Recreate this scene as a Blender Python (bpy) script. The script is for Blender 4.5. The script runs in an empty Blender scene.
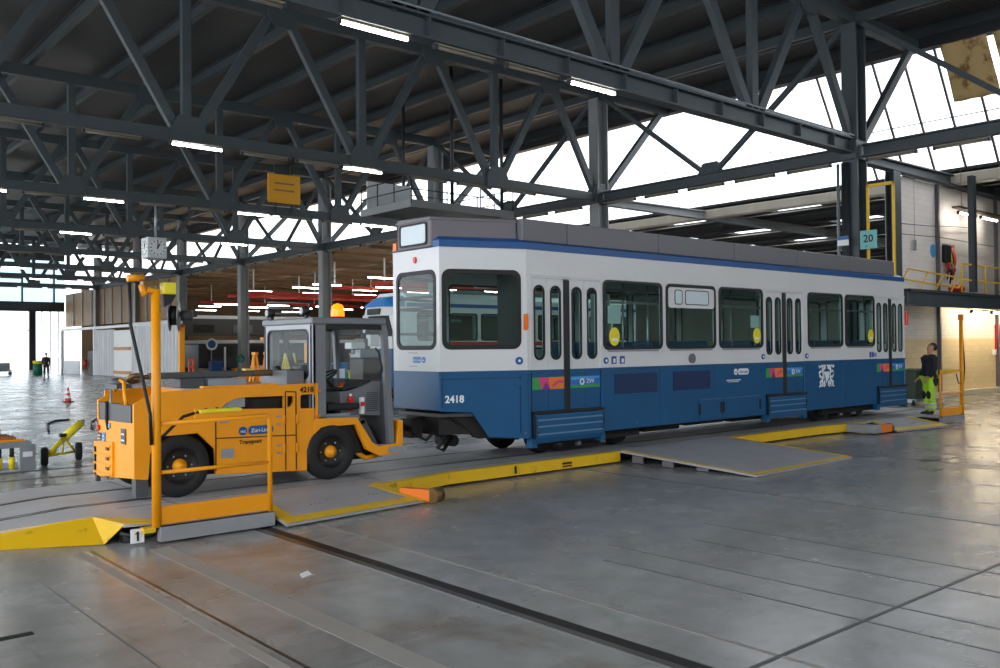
import bpy, math, random
from mathutils import Vector, Matrix
from mathutils.geometry import tessellate_polygon
random.seed(7)
SC = bpy.context.scene
COL = SC.collection
PI = math.pi

# ------------------------------------------------------------------ helpers
class MB:
    """collects shapes (world coordinates) and links them as one mesh object"""
    def __init__(s): s.v = []; s.f = []; s.sm = []
    def add(s, vs, fs, smooth=False):
        n = len(s.v); s.v += [tuple(v) for v in vs]
        for f in fs: s.f.append([i + n for i in f]); s.sm.append(smooth)
        return s
    def hexa(s, p):
        return s.add(p, [(0,3,2,1),(4,5,6,7),(0,1,5,4),(1,2,6,5),(2,3,7,6),(3,0,4,7)])
    def box(s, x0, x1, y0, y1, z0, z1):
        return s.hexa([(x0,y0,z0),(x1,y0,z0),(x1,y1,z0),(x0,y1,z0),(x0,y0,z1),(x1,y0,z1),(x1,y1,z1),(x0,y1,z1)])
    def bar(s, p, q, w, h, up=(0,0,1)):
        p = Vector(p); q = Vector(q); d = (q-p).normalized(); up = Vector(up)
        if abs(d.dot(up)) > .99: up = Vector((1,0,0))
        a = d.cross(up).normalized(); b = a.cross(d).normalized()
        a *= w/2; b *= h/2
        return s.hexa([p-a-b, p+a-b, p+a+b, p-a+b, q-a-b, q+a-b, q+a+b, q-a+b])
    def ibeam(s, p, q, w, h, up=(0,0,1), t=.03, web=.025):
        p = Vector(p); q = Vector(q); d = (q-p).normalized(); up = Vector(up)
        if abs(d.dot(up)) > .99: up = Vector((1,0,0))
        a = d.cross(up).normalized(); b = a.cross(d).normalized()
        s.bar(p+b*(h/2-t/2), q+b*(h/2-t/2), w, t, b)
        s.bar(p-b*(h/2-t/2), q-b*(h/2-t/2), w, t, b)
        return s.bar(p, q, web, h-2*t, b)
    def prism(s, pts, vec, smooth=False):
        pts = [Vector(p) for p in pts]; vec = Vector(vec); n = len(pts)
        vs = pts + [p+vec for p in pts]
        tri = tessellate_polygon([pts])
        fs = [tuple(t) for t in tri] + [tuple(i+n for i in reversed(t)) for t in tri]
        fs += [(i, (i+1) % n, (i+1) % n+n, i+n) for i in range(n)]
        return s.add(vs, fs)
    def plate(s, outer, holes, O, U, V, t):
        """flat plate with holes; outline in (u,v), thickness t along U x V"""
        O = Vector(O); U = Vector(U); V = Vector(V); W = U.cross(V).normalized()*t
        loops = [outer]+list(holes); flat = []; idx = []
        for lp in loops:
            idx.append(range(len(flat), len(flat)+len(lp))); flat += lp
        tri = tessellate_polygon([[Vector((a, b, 0)) for a, b in lp] for lp in loops])
        P = [O+U*a+V*b for a, b in flat]; n = len(P)
        fs = [tuple(i+n for i in tr) for tr in tri]+[tuple(reversed(tr)) for tr in tri]
        for r in idx:
            r = list(r)
            for k in range(len(r)):
                i, j = r[k], r[(k+1) % len(r)]
                fs.append((i, j, j+n, i+n))
        return s.add(P+[p+W for p in P], fs)
    def tube(s, pts, r, n=8, cap=True, smooth=True):
        pts = [Vector(p) for p in pts]; rings = []
        up = Vector((0,0,1)); prev = None
        for i, p in enumerate(pts):
            d = (pts[min(i+1, len(pts)-1)]-pts[max(i-1, 0)]).normalized()
            if prev is None:
                u = up if abs(d.dot(up)) < .95 else Vector((1,0,0))
                a = d.cross(u).normalized()
            else:
                a = (prev-d*prev.dot(d)).normalized()
            prev = a; b = d.cross(a)
            rr = r[i] if isinstance(r, (list, tuple)) else r
            rings.append([p+(a*math.cos(2*PI*k/n)+b*math.sin(2*PI*k/n))*rr for k in range(n)])
        vs = [v for rg in rings for v in rg]; fs = []
        for i in range(len(pts)-1):
            for k in range(n):
                fs.append((i*n+k, i*n+(k+1) % n, (i+1)*n+(k+1) % n, (i+1)*n+k))
        s.add(vs, fs, smooth)
        if cap:
            m = len(s.v)-len(vs)
            s.f.append([m+k for k in reversed(range(n))]); s.sm.append(False)
            s.f.append([m+(len(pts)-1)*n+k for k in range(n)]); s.sm.append(False)
        return s
    def cyl(s, p, q, r, n=20, r2=None, smooth=True):
        return s.tube([p, q], [r, r if r2 is None else r2], n, True, smooth)
    def lathe(s, prof, O, axis, n=32):
        """profile of (radius, distance along axis)"""
        O = Vector(O); ax = Vector(axis).normalized()
        u = Vector((0,0,1)) if abs(ax.z) < .9 else Vector((1,0,0))
        a = ax.cross(u).normalized(); b = ax.cross(a)
        vs = []; fs = []; m = len(prof)
        for r, h in prof:
            for k in range(n):
                t = 2*PI*k/n
                vs.append(O+ax*h+(a*math.cos(t)+b*math.sin(t))*max(r, 1e-4))
        for i in range(m-1):
            for k in range(n):
                fs.append((i*n+k, i*n+(k+1) % n, (i+1)*n+(k+1) % n, (i+1)*n+k))
        return s.add(vs, fs, True)
    def ball(s, c, r, n=12, m=8):
        c = Vector(c); r = r if isinstance(r, (tuple, list)) else (r, r, r)
        vs = []; fs = []
        for i in range(m+1):
            t = PI*i/m
            for k in range(n):
                p = 2*PI*k/n
                vs.append((c.x+r[0]*math.sin(t)*math.cos(p), c.y+r[1]*math.sin(t)*math.sin(p), c.z+r[2]*math.cos(t)))
        for i in range(m):
            for k in range(n):
                fs.append((i*n+k, (i+1)*n+k, (i+1)*n+(k+1) % n, i*n+(k+1) % n))
        return s.add(vs, fs, True)
    def build(s, name, mat, parent=None, bevel=0, label=None, seg=2):
        me = bpy.data.meshes.new(name)
        me.from_pydata(s.v, [], s.f); me.update()
        me.polygons.foreach_set('use_smooth', s.sm)
        o = bpy.data.objects.new(name, me); COL.objects.link(o)
        if mat: me.materials.append(mat)
        if parent is not None:
            o.parent = parent
            root = parent; M = Matrix()
            while root is not None: M = root.matrix_basis @ M; root = root.parent
            me.transform(M.inverted())
        if bevel:
            b = o.modifiers.new('bevel', 'BEVEL'); b.width = bevel; b.segments = seg
            b.limit_method = 'ANGLE'; b.angle_limit = math.radians(40)
        if label: o['label'] = label
        return o

def tag(o, label=None, cat=None, group=None, kind=None):
    if label: o['label'] = label
    if cat: o['category'] = cat
    if group: o['group'] = group
    if kind: o['kind'] = kind
    return o
def thing(name, loc, label, cat, group=None, rz=0):
    o = bpy.data.objects.new(name, None); COL.objects.link(o)
    o.matrix_basis = Matrix.Translation(loc) @ Matrix.Rotation(rz, 4, 'Z')
    o.empty_display_size = .3
    return tag(o, label, cat, group)
def struct(o):
    o['kind'] = 'structure'; return o
def copy_tree(o, parent=None):
    c = o.copy(); COL.objects.link(c)
    if parent is not None: c.parent = parent
    for ch in list(o.children): copy_tree(ch, c)
    return c
def rrect(u0, u1, v0, v1, r, n=5):
    pts = []
    for cu, cv, a0 in ((u1-r, v1-r, 0), (u0+r, v1-r, 90), (u0+r, v0+r, 180), (u1-r, v0+r, 270)):
        for k in range(n+1):
            a = math.radians(a0+90*k/n); pts.append((cu+r*math.cos(a), cv+r*math.sin(a)))
    return pts
def circ(u, v, r, n=20, r2=None):
    return [(u+r*math.cos(2*PI*k/n), v+(r2 or r)*math.sin(2*PI*k/n)) for k in range(n)]
_deps = None
def text(name, s, size, O, U, V, mat, parent=None, depth=.004, align='LEFT', bold=0, label=None):
    """lettering as a mesh; O base point, U reading direction, V up"""
    cu = bpy.data.curves.new(name, 'FONT'); cu.body = s; cu.size = size; cu.align_x = align
    cu.extrude = depth/2; cu.offset = bold; cu.resolution_u = 3
    o = bpy.data.objects.new(name, cu); COL.objects.link(o)
    me = bpy.data.meshes.new_from_object(o.evaluated_get(bpy.context.evaluated_depsgraph_get()))
    bpy.data.objects.remove(o); bpy.data.curves.remove(cu)
    U = Vector(U).normalized(); V = Vector(V).normalized(); W = U.cross(V)
    M = Matrix(((U.x,V.x,W.x,O[0]),(U.y,V.y,W.y,O[1]),(U.z,V.z,W.z,O[2]),(0,0,0,1)))
    me.transform(M)
    mb = MB(); mb.v = [tuple(v.co) for v in me.vertices]; mb.f = [list(p.vertices) for p in me.polygons]; mb.sm = [False]*len(mb.f)
    bpy.data.meshes.remove(me)
    return mb.build(name, mat, parent, label=label)

# ------------------------------------------------------------------ materials
def srgb(r, g, b):
    f = lambda c: (c/255/12.92) if c/255 <= .04045 else ((c/255+.055)/1.055)**2.4
    return (f(r), f(g), f(b), 1)
def base_mat(name):
    m = bpy.data.materials.new(name); m.use_nodes = True
    nt = m.node_tree; b = nt.nodes['Principled BSDF']
    return m, nt, b
def N(nt, t, **kw):
    n = nt.nodes.new(t)
    for k, v in kw.items(): setattr(n, k, v)
    return n
def pm(name, col, rough=.5, metal=0, var=.06, scale=6, bump=0, bscale=40, coat=0, emit=0):
    """painted / plain surface with a little uneven tone"""
    m, nt, b = base_mat(name); c = srgb(*col)
    tc = N(nt, 'ShaderNodeTexCoord'); no = N(nt, 'ShaderNodeTexNoise')
    no.inputs['Scale'].default_value = scale; no.inputs['Detail'].default_value = 4
    nt.links.new(tc.outputs['Object'], no.inputs['Vector'])
    mx = N(nt, 'ShaderNodeMix', data_type='RGBA')
    mx.inputs[6].default_value = tuple(x*(1-var*2) for x in c[:3])+(1,)
    mx.inputs[7].default_value = tuple(min(1, x*(1+var)) for x in c[:3])+(1,)
    nt.links.new(no.outputs['Fac'], mx.inputs[0]); nt.links.new(mx.outputs[2], b.inputs['Base Color'])
    b.inputs['Roughness'].default_value = rough; b.inputs['Metallic'].default_value = metal
    if coat: b.inputs['Coat Weight'].default_value = coat; b.inputs['Coat Roughness'].default_value = .08
    if bump:
        n2 = N(nt, 'ShaderNodeTexNoise'); n2.inputs['Scale'].default_value = bscale
        nt.links.new(tc.outputs['Object'], n2.inputs['Vector'])
        bp = N(nt, 'ShaderNodeBump'); bp.inputs['Strength'].default_value = bump; bp.inputs['Distance'].default_value = .02
        nt.links.new(n2.outputs['Fac'], bp.inputs['Height']); nt.links.new(bp.outputs[0], b.inputs['Normal'])
    if emit:
        b.inputs['Emission Color'].default_value = c; b.inputs['Emission Strength'].default_value = emit
    return m
def glass_mat(name, tint, refl=.9, k=.6):
    m, nt, b = base_mat(name); nt.nodes.remove(b)
    out = nt.nodes['Material Output']
    tr = N(nt, 'ShaderNodeBsdfTransparent'); tr.inputs[0].default_value = tint+(1,)
    gl = N(nt, 'ShaderNodeBsdfGlossy'); gl.inputs['Roughness'].default_value = .01
    gl.inputs[0].default_value = (refl, refl, refl, 1)
    lw = N(nt, 'ShaderNodeLayerWeight'); lw.inputs[0].default_value = .5
    pw = N(nt, 'ShaderNodeMath', operation='POWER'); pw.inputs[1].default_value = 4.5; nt.links.new(lw.outputs['Facing'], pw.inputs[0])
    fr = N(nt, 'ShaderNodeMath', operation='MULTIPLY_ADD'); fr.inputs[1].default_value = k; fr.inputs[2].default_value = .02; nt.links.new(pw.outputs[0], fr.inputs[0])
    mx = N(nt, 'ShaderNodeMixShader')
    nt.links.new(fr.outputs[0], mx.inputs[0]); nt.links.new(tr.outputs[0], mx.inputs[1]); nt.links.new(gl.outputs[0], mx.inputs[2])
    nt.links.new(mx.outputs[0], out.inputs['Surface'])
    return m
def bands_mat(name, c1, c2, axis, freq, rough=.5, bump=.6, metal=0, sharp=0):
    """ribbed sheet: bands of relief across one axis"""
    m, nt, b = base_mat(name)
    tc = N(nt, 'ShaderNodeTexCoord'); w = N(nt, 'ShaderNodeTexWave', wave_type='BANDS', bands_direction=axis, wave_profile='SIN')
    w.inputs['Scale'].default_value = freq; w.inputs['Distortion'].default_value = 0
    nt.links.new(tc.outputs['Object'], w.inputs['Vector'])
    no = N(nt, 'ShaderNodeTexNoise'); no.inputs['Scale'].default_value = .7; nt.links.new(tc.outputs['Object'], no.inputs['Vector'])
    mx = N(nt, 'ShaderNodeMix', data_type='RGBA'); mx.inputs[6].default_value = srgb(*c1); mx.inputs[7].default_value = srgb(*c2)
    nt.links.new(no.outputs['Fac'], mx.inputs[0]); nt.links.new(mx.outputs[2], b.inputs['Base Color'])
    bp = N(nt, 'ShaderNodeBump'); bp.inputs['Strength'].default_value = bump; bp.inputs['Distance'].default_value = .05
    nt.links.new(w.outputs['Fac'], bp.inputs['Height']); nt.links.new(bp.outputs[0], b.inputs['Normal'])
    b.inputs['Roughness'].default_value = rough; b.inputs['Metallic'].default_value = metal
    return m
def brick_mat(name, c1, c2, mortar, w, h, vec='XZ', low=None, low_z=0):
    """block wall; optional tint multiplied in below a height"""
    m, nt, b = base_mat(name)
    tc = N(nt, 'ShaderNodeTexCoord'); sp = N(nt, 'ShaderNodeSeparateXYZ'); cb = N(nt, 'ShaderNodeCombineXYZ')
    nt.links.new(tc.outputs['Object'], sp.inputs[0])
    nt.links.new(sp.outputs[vec[0]], cb.inputs[0]); nt.links.new(sp.outputs[vec[1]], cb.inputs[1])
    br = N(nt, 'ShaderNodeTexBrick'); br.inputs['Scale'].default_value = 1
    br.inputs['Brick Width'].default_value = w; br.inputs['Row Height'].default_value = h
    br.inputs['Mortar Size'].default_value = .008; br.inputs['Mortar Smooth'].default_value = .3
    br.inputs['Color1'].default_value = srgb(*c1); br.inputs['Color2'].default_value = srgb(*c2); br.inputs['Mortar'].default_value = srgb(*mortar)
    nt.links.new(cb.outputs[0], br.inputs['Vector'])
    col = br.outputs['Color']
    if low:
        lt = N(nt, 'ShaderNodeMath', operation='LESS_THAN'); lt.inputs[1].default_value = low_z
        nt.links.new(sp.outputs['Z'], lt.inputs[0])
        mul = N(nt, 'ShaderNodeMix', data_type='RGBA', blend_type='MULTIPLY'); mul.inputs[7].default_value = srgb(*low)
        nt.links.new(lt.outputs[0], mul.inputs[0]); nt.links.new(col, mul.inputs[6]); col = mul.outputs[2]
    nt.links.new(col, b.inputs['Base Color']); b.inputs['Roughness'].default_value = .7
    bp = N(nt, 'ShaderNodeBump'); bp.inputs['Strength'].default_value = .4; bp.inputs['Distance'].default_value = .01; bp.invert = True
    nt.links.new(br.outputs['Fac'], bp.inputs['Height']); nt.links.new(bp.outputs[0], b.inputs['Normal'])
    return m
def floor_mat():
    m, nt, b = base_mat('concrete_floor')
    tc = N(nt, 'ShaderNodeTexCoord')
    def noise(sc, det=5, dist=0, stretch=None, rough=.55):
        n = N(nt, 'ShaderNodeTexNoise'); n.inputs['Scale'].default_value = sc; n.inputs['Detail'].default_value = det
        n.inputs['Distortion'].default_value = dist; n.inputs['Roughness'].default_value = rough
        if stretch:
            mp = N(nt, 'ShaderNodeMapping'); mp.inputs['Scale'].default_value = stretch
            nt.links.new(tc.outputs['Object'], mp.inputs[0]); nt.links.new(mp.outputs[0], n.inputs['Vector'])
        else: nt.links.new(tc.outputs['Object'], n.inputs['Vector'])
        return n.outputs['Fac']
    def ramp(src, stops):
        r = N(nt, 'ShaderNodeValToRGB'); e = r.color_ramp.elements
        e[0].position, e[0].color = stops[0]; e[1].position, e[1].color = stops[-1]
        for p, c in stops[1:-1]:
            x = e.new(p); x.color = c
        nt.links.new(src, r.inputs[0]); return r.outputs[0]
    def mix(a, bb, fac, mode='MULTIPLY'):
        x = N(nt, 'ShaderNodeMix', data_type='RGBA', blend_type=mode)
        if isinstance(fac, float): x.inputs[0].default_value = fac
        else: nt.links.new(fac, x.inputs[0])
        nt.links.new(a, x.inputs[6])
        if isinstance(bb, tuple): x.inputs[7].default_value = bb
        else: nt.links.new(bb, x.inputs[7])
        return x.outputs[2]
    big = ramp(noise(.35, 5, .6), [(.3, srgb(138,137,133)), (.5, srgb(151,151,149)), (.72, srgb(166,167,166))])
    fine = ramp(noise(3.2, 6, .3), [(.25, (.62,.62,.62,1)), (.6, (1,1,1,1)), (.8, (1.12,1.12,1.12,1))])
    c = mix(big, fine, .75)
    scr = ramp(noise(9, 5, 0, (.06, 1, 1), .7), [(.30, (.6,.6,.6,1)), (.42, (1,1,1,1))])
    c = mix(c, scr, .5)
    scr2 = ramp(noise(14, 4, 0, (1, .05, 1), .7), [(.30, (.72,.72,.72,1)), (.40, (1,1,1,1))])
    c = mix(c, scr2, .45)
    spots = ramp(noise(2.1, 3, 1.2), [(.22, (.55,.54,.52,1)), (.29, (1,1,1,1))])
    c = mix(c, spots, .6)
    # rusty tint near the old rail
    rust = ramp(noise(.9, 4, .5), [(.52, (0,0,0,1)), (.68, (1,1,1,1))])
    sp = N(nt, 'ShaderNodeSeparateXYZ'); nt.links.new(tc.outputs['Object'], sp.inputs[0])
    d = N(nt, 'ShaderNodeMath', operation='SUBTRACT'); d.inputs[1].default_value = 3.7; nt.links.new(sp.outputs['X'], d.inputs[0])
    ab = N(nt, 'ShaderNodeMath', operation='ABSOLUTE'); nt.links.new(d.outputs[0], ab.inputs[0])
    mr = N(nt, 'ShaderNodeMapRange'); mr.inputs[1].default_value = .2; mr.inputs[2].default_value = 1.8; mr.inputs[3].default_value = .75; mr.inputs[4].default_value = 0
    nt.links.new(ab.outputs[0], mr.inputs[0])
    mm = N(nt, 'ShaderNodeMath', operation='MULTIPLY'); nt.links.new(rust, mm.inputs[0]); nt.links.new(mr.outputs[0], mm.inputs[1])
    c = mix(c, srgb(196,168,142), mm.outputs[0])
    nt.links.new(c, b.inputs['Base Color'])
    rr = ramp(noise(1.1, 5, .4), [(.3, (.19,.19,.19,1)), (.7, (.31,.31,.31,1))])
    nt.links.new(rr, b.inputs['Roughness'])
    b.inputs['Specular IOR Level'].default_value = .55
    return m
def tread_mat(name, c1, rough=.35, metal=.6):
    """ribbed / checkered steel plate"""
    m, nt, b = base_mat(name)
    tc = N(nt, 'ShaderNodeTexCoord')
    w = N(nt, 'ShaderNodeTexVoronoi'); w.inputs['Scale'].default_value = 28
    nt.links.new(tc.outputs['Object'], w.inputs['Vector'])
    no = N(nt, 'ShaderNodeTexNoise'); no.inputs['Scale'].default_value = 1.3; no.inputs['Detail'].default_value = 6
    nt.links.new(tc.outputs['Object'], no.inputs['Vector'])
    mx = N(nt, 'ShaderNodeMix', data_type='RGBA'); c = srgb(*c1)
    mx.inputs[6].default_value = tuple(x*.62 for x in c[:3])+(1,); mx.inputs[7].default_value = tuple(x*1.2 for x in c[:3])+(1,)
    nt.links.new(no.outputs['Fac'], mx.inputs[0]); nt.links.new(mx.outputs[2], b.inputs['Base Color'])
    bp = N(nt, 'ShaderNodeBump'); bp.inputs['Strength'].default_value = .35; bp.inputs['Distance'].default_value = .006
    nt.links.new(w.outputs['Distance'], bp.inputs['Height']); nt.links.new(bp.outputs[0], b.inputs['Normal'])
    b.inputs['Roughness'].default_value = rough; b.inputs['Metallic'].default_value = metal
    return m
def worn_mat(name, col, under, amt=.42, scale=5, rough=.45):
    m, nt, b = base_mat(name)
    tc = N(nt, 'ShaderNodeTexCoord'); no = N(nt, 'ShaderNodeTexNoise'); no.inputs['Scale'].default_value = scale
    no.inputs['Detail'].default_value = 8; no.inputs['Roughness'].default_value = .7
    nt.links.new(tc.outputs['Object'], no.inputs['Vector'])
    r = N(nt, 'ShaderNodeValToRGB'); e = r.color_ramp.elements
    e[0].position = amt-.1; e[0].color = srgb(*under); e[1].position = amt; e[1].color = srgb(*col)
    nt.links.new(no.outputs['Fac'], r.inputs[0]); nt.links.new(r.outputs[0], b.inputs['Base Color'])
    b.inputs['Roughness'].default_value = rough
    return m
def lamp_mat(name, col, strength):
    m, nt, b = base_mat(name); nt.nodes.remove(b)
    e = N(nt, 'ShaderNodeEmission'); e.inputs[0].default_value = col+(1,); e.inputs[1].default_value = strength
    nt.links.new(e.outputs[0], nt.nodes['Material Output'].inputs['Surface'])
    return m

M = dict(
    floor=floor_mat(),
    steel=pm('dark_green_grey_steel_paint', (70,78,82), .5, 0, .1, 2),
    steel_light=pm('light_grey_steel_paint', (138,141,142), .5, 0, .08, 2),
    steel_dark=pm('near_black_steel_paint', (44,47,51), .5, 0, .1, 2),
    deck=bands_mat('roof_deck_sheet', (84,84,86), (70,66,64), 'Y', 3.2, .42, .8),
    low_deck=bands_mat('low_roof_sheet', (52,52,54), (44,43,43), 'Y', 3.2, .6, .5),
    wood_ceiling=bands_mat('wood_board_ceiling', (186,152,112), (148,116,84), 'Y', 2.4, .6, .5),
    brown_board=pm('brown_board', (150,118,82), .6, 0, .2, 1.2),
    corrugated=bands_mat('galvanised_corrugated_sheet', (240,242,243), (214,216,218), 'Y', 9, .4, .6, 0),
    white_panel=pm('white_panel', (238,238,236), .5, 0, .04, 2),
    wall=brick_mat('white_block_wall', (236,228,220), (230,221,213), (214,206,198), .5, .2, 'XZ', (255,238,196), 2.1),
    tan_wall=pm('tan_wall', (150,124,96), .6, 0, .2, .6), far_wall=pm('far_plaster', (205,200,192), .7), _x=pm('far_plaster', (205,200,192), .7),
    tube_on=lamp_mat('fluorescent_tube_lit', (1.0, .95, .84), 9),
    tube_warm=lamp_mat('warm_tube_lit', (1.0, .84, .55), 20),
    tube_off=pm('fluorescent_tube_unlit', (132,126,112), .4), machine_brown=pm('machine_dark_brown', (84,74,70), .5, 0, .1, 3), step_edge=pm('step_rib_highlight', (110,150,186), .3, .2, .1, 5), joint=pm('floor_joint', (92,92,92), .5, 0, .1, 3),
    white=pm('tram_white_paint', (222,222,222), .35, 0, .03, 1.2),
    blue=pm('tram_blue_paint', (14,84,130), .38, 0, .08, 1.5),
    blue_eave=pm('tram_eave_blue_paint', (20,82,146), .4, 0, .05, 1.5),
    vent_blue=pm('dark_blue_grille', (14,48,92), .5, 0, .08, 4),
    fairing=pm('roof_fairing_grey', (112,110,114), .45, 0, .06, 1.2),
    fairing2=pm('roof_fairing_warm_grey', (116,110,114), .45, 0, .06, 1.2),
    black=pm('black_rubber', (24,24,25), .55, 0, .08, 6),
    under=pm('grimy_black_underframe', (30,27,26), .7, 0, .2, 5, .3),
    tyre=pm('tyre_rubber', (30,30,31), .75, 0, .15, 5, .25, 60),
    glass=glass_mat('tram_window_glass', (.80,.89,.87)),
    glass_clear=glass_mat('cab_glass', (.86,.9,.9), .5, .45),
    orange=pm('tug_orange_yellow_paint', (250,160,0), .45, 0, .05, 1.4),
    orange_red=pm('bumper_orange_paint', (236,122,22), .45, 0, .08, 3),
    yellow=worn_mat('worn_yellow_paint', (232,186,22), (120,100,40), .4, 4),
    yellow_edge=worn_mat('yellow_edge_paint', (222,182,40), (140,124,60), .38, 6),
    skyblue=None, rail_yellow=pm('yellow_rail_paint', (236,190,40), .45),
    plate=tread_mat('deck_steel_plate', (186,188,192), .4, .1),
    plate_grey=pm('grey_painted_plate', (166,167,170), .5, 0, .12, 2.5, .1, 30),
    plate_edge=pm('galvanised_toe_box', (160,162,166), .5, .3, .12, 2),
    strip=pm('pale_concrete_strip', (158,154,148), .45, 0, .12, 2.5), rail=pm('bright_rail_steel', (120,118,116), .3, .9, .15, 3),
    rail_dark=pm('dark_rail_groove', (40,38,38), .5, .3, .2, 3),
    cab_grey=pm('cab_grey_paint', (118,121,126), .4, 0, .05, 2),
    cab_light=pm('cab_light_grey_paint', (166,170,178), .4, 0, .04, 2),
    panel_dark=pm('dark_grey_panel', (74,76,78), .5, 0, .08, 3),
    dark_cloth=pm('dark_vinyl', (26,27,30), .6, 0, .1, 8),
    chequer=tread_mat('chequer_aluminium', (128,130,134), .45, .4),
    red=pm('signal_red', (206,36,28), .45),
    red_beam=pm('red_crane_beam', (214,58,40), .45, 0, .06, 2),
    logo_blue=pm('logo_blue', (30,84,150), .4, 0, .03),
    logo_light=pm('light_logo_blue', (60,140,210), .4, 0, .03),
    letter_white=pm('white_lettering', (236,238,240), .5, 0, .02),
    letter_black=pm('black_lettering', (34,28,20), .5, 0, .02),
    pink=pm('sticker_pink', (222,70,134), .4), purple=pm('sticker_purple', (122,54,140), .4),
    stk_orange=pm('sticker_orange', (240,130,44), .4), stk_green=pm('sticker_green', (62,160,84), .4),
    stk_blue=pm('sticker_blue', (40,116,196), .4), stk_sky=pm('sticker_sky', (92,168,220), .4),
    stk_yellow=pm('sticker_yellow', (240,222,40), .5), stk_paper=pm('paper_notice', (196,214,214), .6),
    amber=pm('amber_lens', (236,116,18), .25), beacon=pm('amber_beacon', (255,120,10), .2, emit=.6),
    lens_red=pm('red_lens', (226,60,44), .25),
    display=pm('blank_display_panel', (214,226,232), .35, 0, .03, 3),
    seat=pm('tram_seat_cover', (40,78,110), .7), interior=pm('tram_interior_panel', (186,190,186), .5),
    interior_dark=pm('tram_floor_lino', (70,72,74), .5), pole=pm('tram_grab_pole', (170,172,176), .3, .7),
    skin=pm('skin', (196,142,116), .5, 0, .05), hair=pm('dark_hair', (28,22,20), .6),
    navy=pm('navy_work_jacket', (26,30,42), .75, 0, .15, 6, .3, 30), hivis=pm('hi_vis_trousers', (178,230,40), .6, 0, .08, 6, .2, 30),
    reflect=pm('reflective_band', (206,210,206), .35), boot=pm('black_boot', (22,21,22), .5),
    wood=pm('rough_timber', (176,104,58), .65, 0, .25, 5, .2), wood_pale=pm('pale_timber', (206,158,108), .65, 0, .2, 5),
    bin_green=pm('dark_green_bin', (50,66,46), .5), cone_red=pm('cone_orange_red', (228,70,44), .5),
    galv=pm('galvanised_grey', (158,166,172), .4, .4, .1, 4), brass=pm('oily_brass', (120,92,52), .4, .5, .2, 8),
    clockface=pm('clock_face', (214,220,222), .4), sign_yellow=worn_mat('stained_yellow_sign', (236,168,20), (140,70,20), .36, 3),
    teal=pm('teal_sign', (120,190,186), .5), dark_tram=pm('dark_navy_coach_paint', (34,38,48), .35), white_stripe=pm('white_roof_edge', (236,240,242), .4),
    glaze_bar=pm('glazing_bar', (84,78,72), .5), rust_mesh=worn_mat('rusty_shade_cloth', (206,176,118), (132,96,54), .48, 1.6),
    fascia=pm('pale_fascia', (214,204,188), .5, 0, .12, 1.5), green=pm('hose_green', (20,110,80), .5),
    orange_plastic=pm('orange_plastic', (244,84,30), .4), cable=pm('black_cable', (20,20,22), .5),
)
def sky_glass(name='frosted_clerestory_glass', c=(.92,.93,.94,1)):
    m, nt, b = base_mat(name); nt.nodes.remove(b)
    tr = N(nt, 'ShaderNodeBsdfTransparent'); tr.inputs[0].default_value = c
    gl = N(nt, 'ShaderNodeBsdfGlossy'); gl.inputs['Roughness'].default_value = .15
    mx = N(nt, 'ShaderNodeMixShader'); mx.inputs[0].default_value = .05
    nt.links.new(tr.outputs[0], mx.inputs[1]); nt.links.new(gl.outputs[0], mx.inputs[2])
    nt.links.new(mx.outputs[0], nt.nodes['Material Output'].inputs['Surface'])
    return m
M['skyglass'] = sky_glass()
M['skyblue'] = sky_glass('blue_gable_glass', (.56,.66,.70,1))

# ------------------------------------------------------------------ camera, daylight
cam = bpy.data.cameras.new('camera'); co = bpy.data.objects.new('camera', cam); COL.objects.link(co)
R = [[0.75677105, -0.65361536, -0.00919475], [0.00218299, 0.01659307, -0.99985994], [0.65367639, 0.75664498, 0.01398399]]
co.matrix_world = Matrix(((R[0][0], -R[1][0], -R[2][0], 0), (R[0][1], -R[1][1], -R[2][1], 0), (R[0][2], -R[1][2], -R[2][2], 1.95), (0,0,0,1)))
cam.sensor_fit = 'HORIZONTAL'; cam.sensor_width = 36; cam.lens = 898.32/1000*36; cam.clip_end = 400; cam.clip_start = .05
SC.camera = co
w = bpy.data.worlds.new('overcast_sky'); SC.world = w; w.use_nodes = True
wt = w.node_tree; bg = wt.nodes['Background']
gtc = wt.nodes.new('ShaderNodeTexCoord'); gsp = wt.nodes.new('ShaderNodeSeparateXYZ'); grp = wt.nodes.new('ShaderNodeValToRGB')
wt.links.new(gtc.outputs['Generated'], gsp.inputs[0]); wt.links.new(gsp.outputs['Z'], grp.inputs[0])
grp.color_ramp.elements[0].position = 0; grp.color_ramp.elements[0].color = (.80,.86,.92,1)
grp.color_ramp.elements[1].position = .6; grp.color_ramp.elements[1].color = (.92,.96,1,1)
wt.links.new(grp.outputs[0], bg.inputs[0]); bg.inputs[1].default_value = 1.0
SC.view_settings.view_transform = 'Standard'; SC.view_settings.look = 'None'
SC.view_settings.gamma = 1; SC.view_settings.use_curve_mapping = False
SC.view_settings.exposure = 2.0
SC.cycles.use_denoising = True
SC.cycles.max_bounces = 8; SC.cycles.transparent_max_bounces = 16; SC.cycles.diffuse_bounces = 4
# ================================================================== THE HALL
XC = 27.0                                   # column row along the right of the high hall
COLY = [3.1, 14.05, 25.0, 36.1, 47.1, 58.2, 69.1, 79.0, 89.9]
ZB, ZT = 7.8, 12.0                          # truss chords
NX = [27.0, 21.4, 15.7, 9.9, 4.2, -1.5, -7.2]     # lower nodes
ORD = ['', 'nearest', 'second', 'third', 'fourth', 'fifth', 'sixth', 'seventh', 'eighth']

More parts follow.
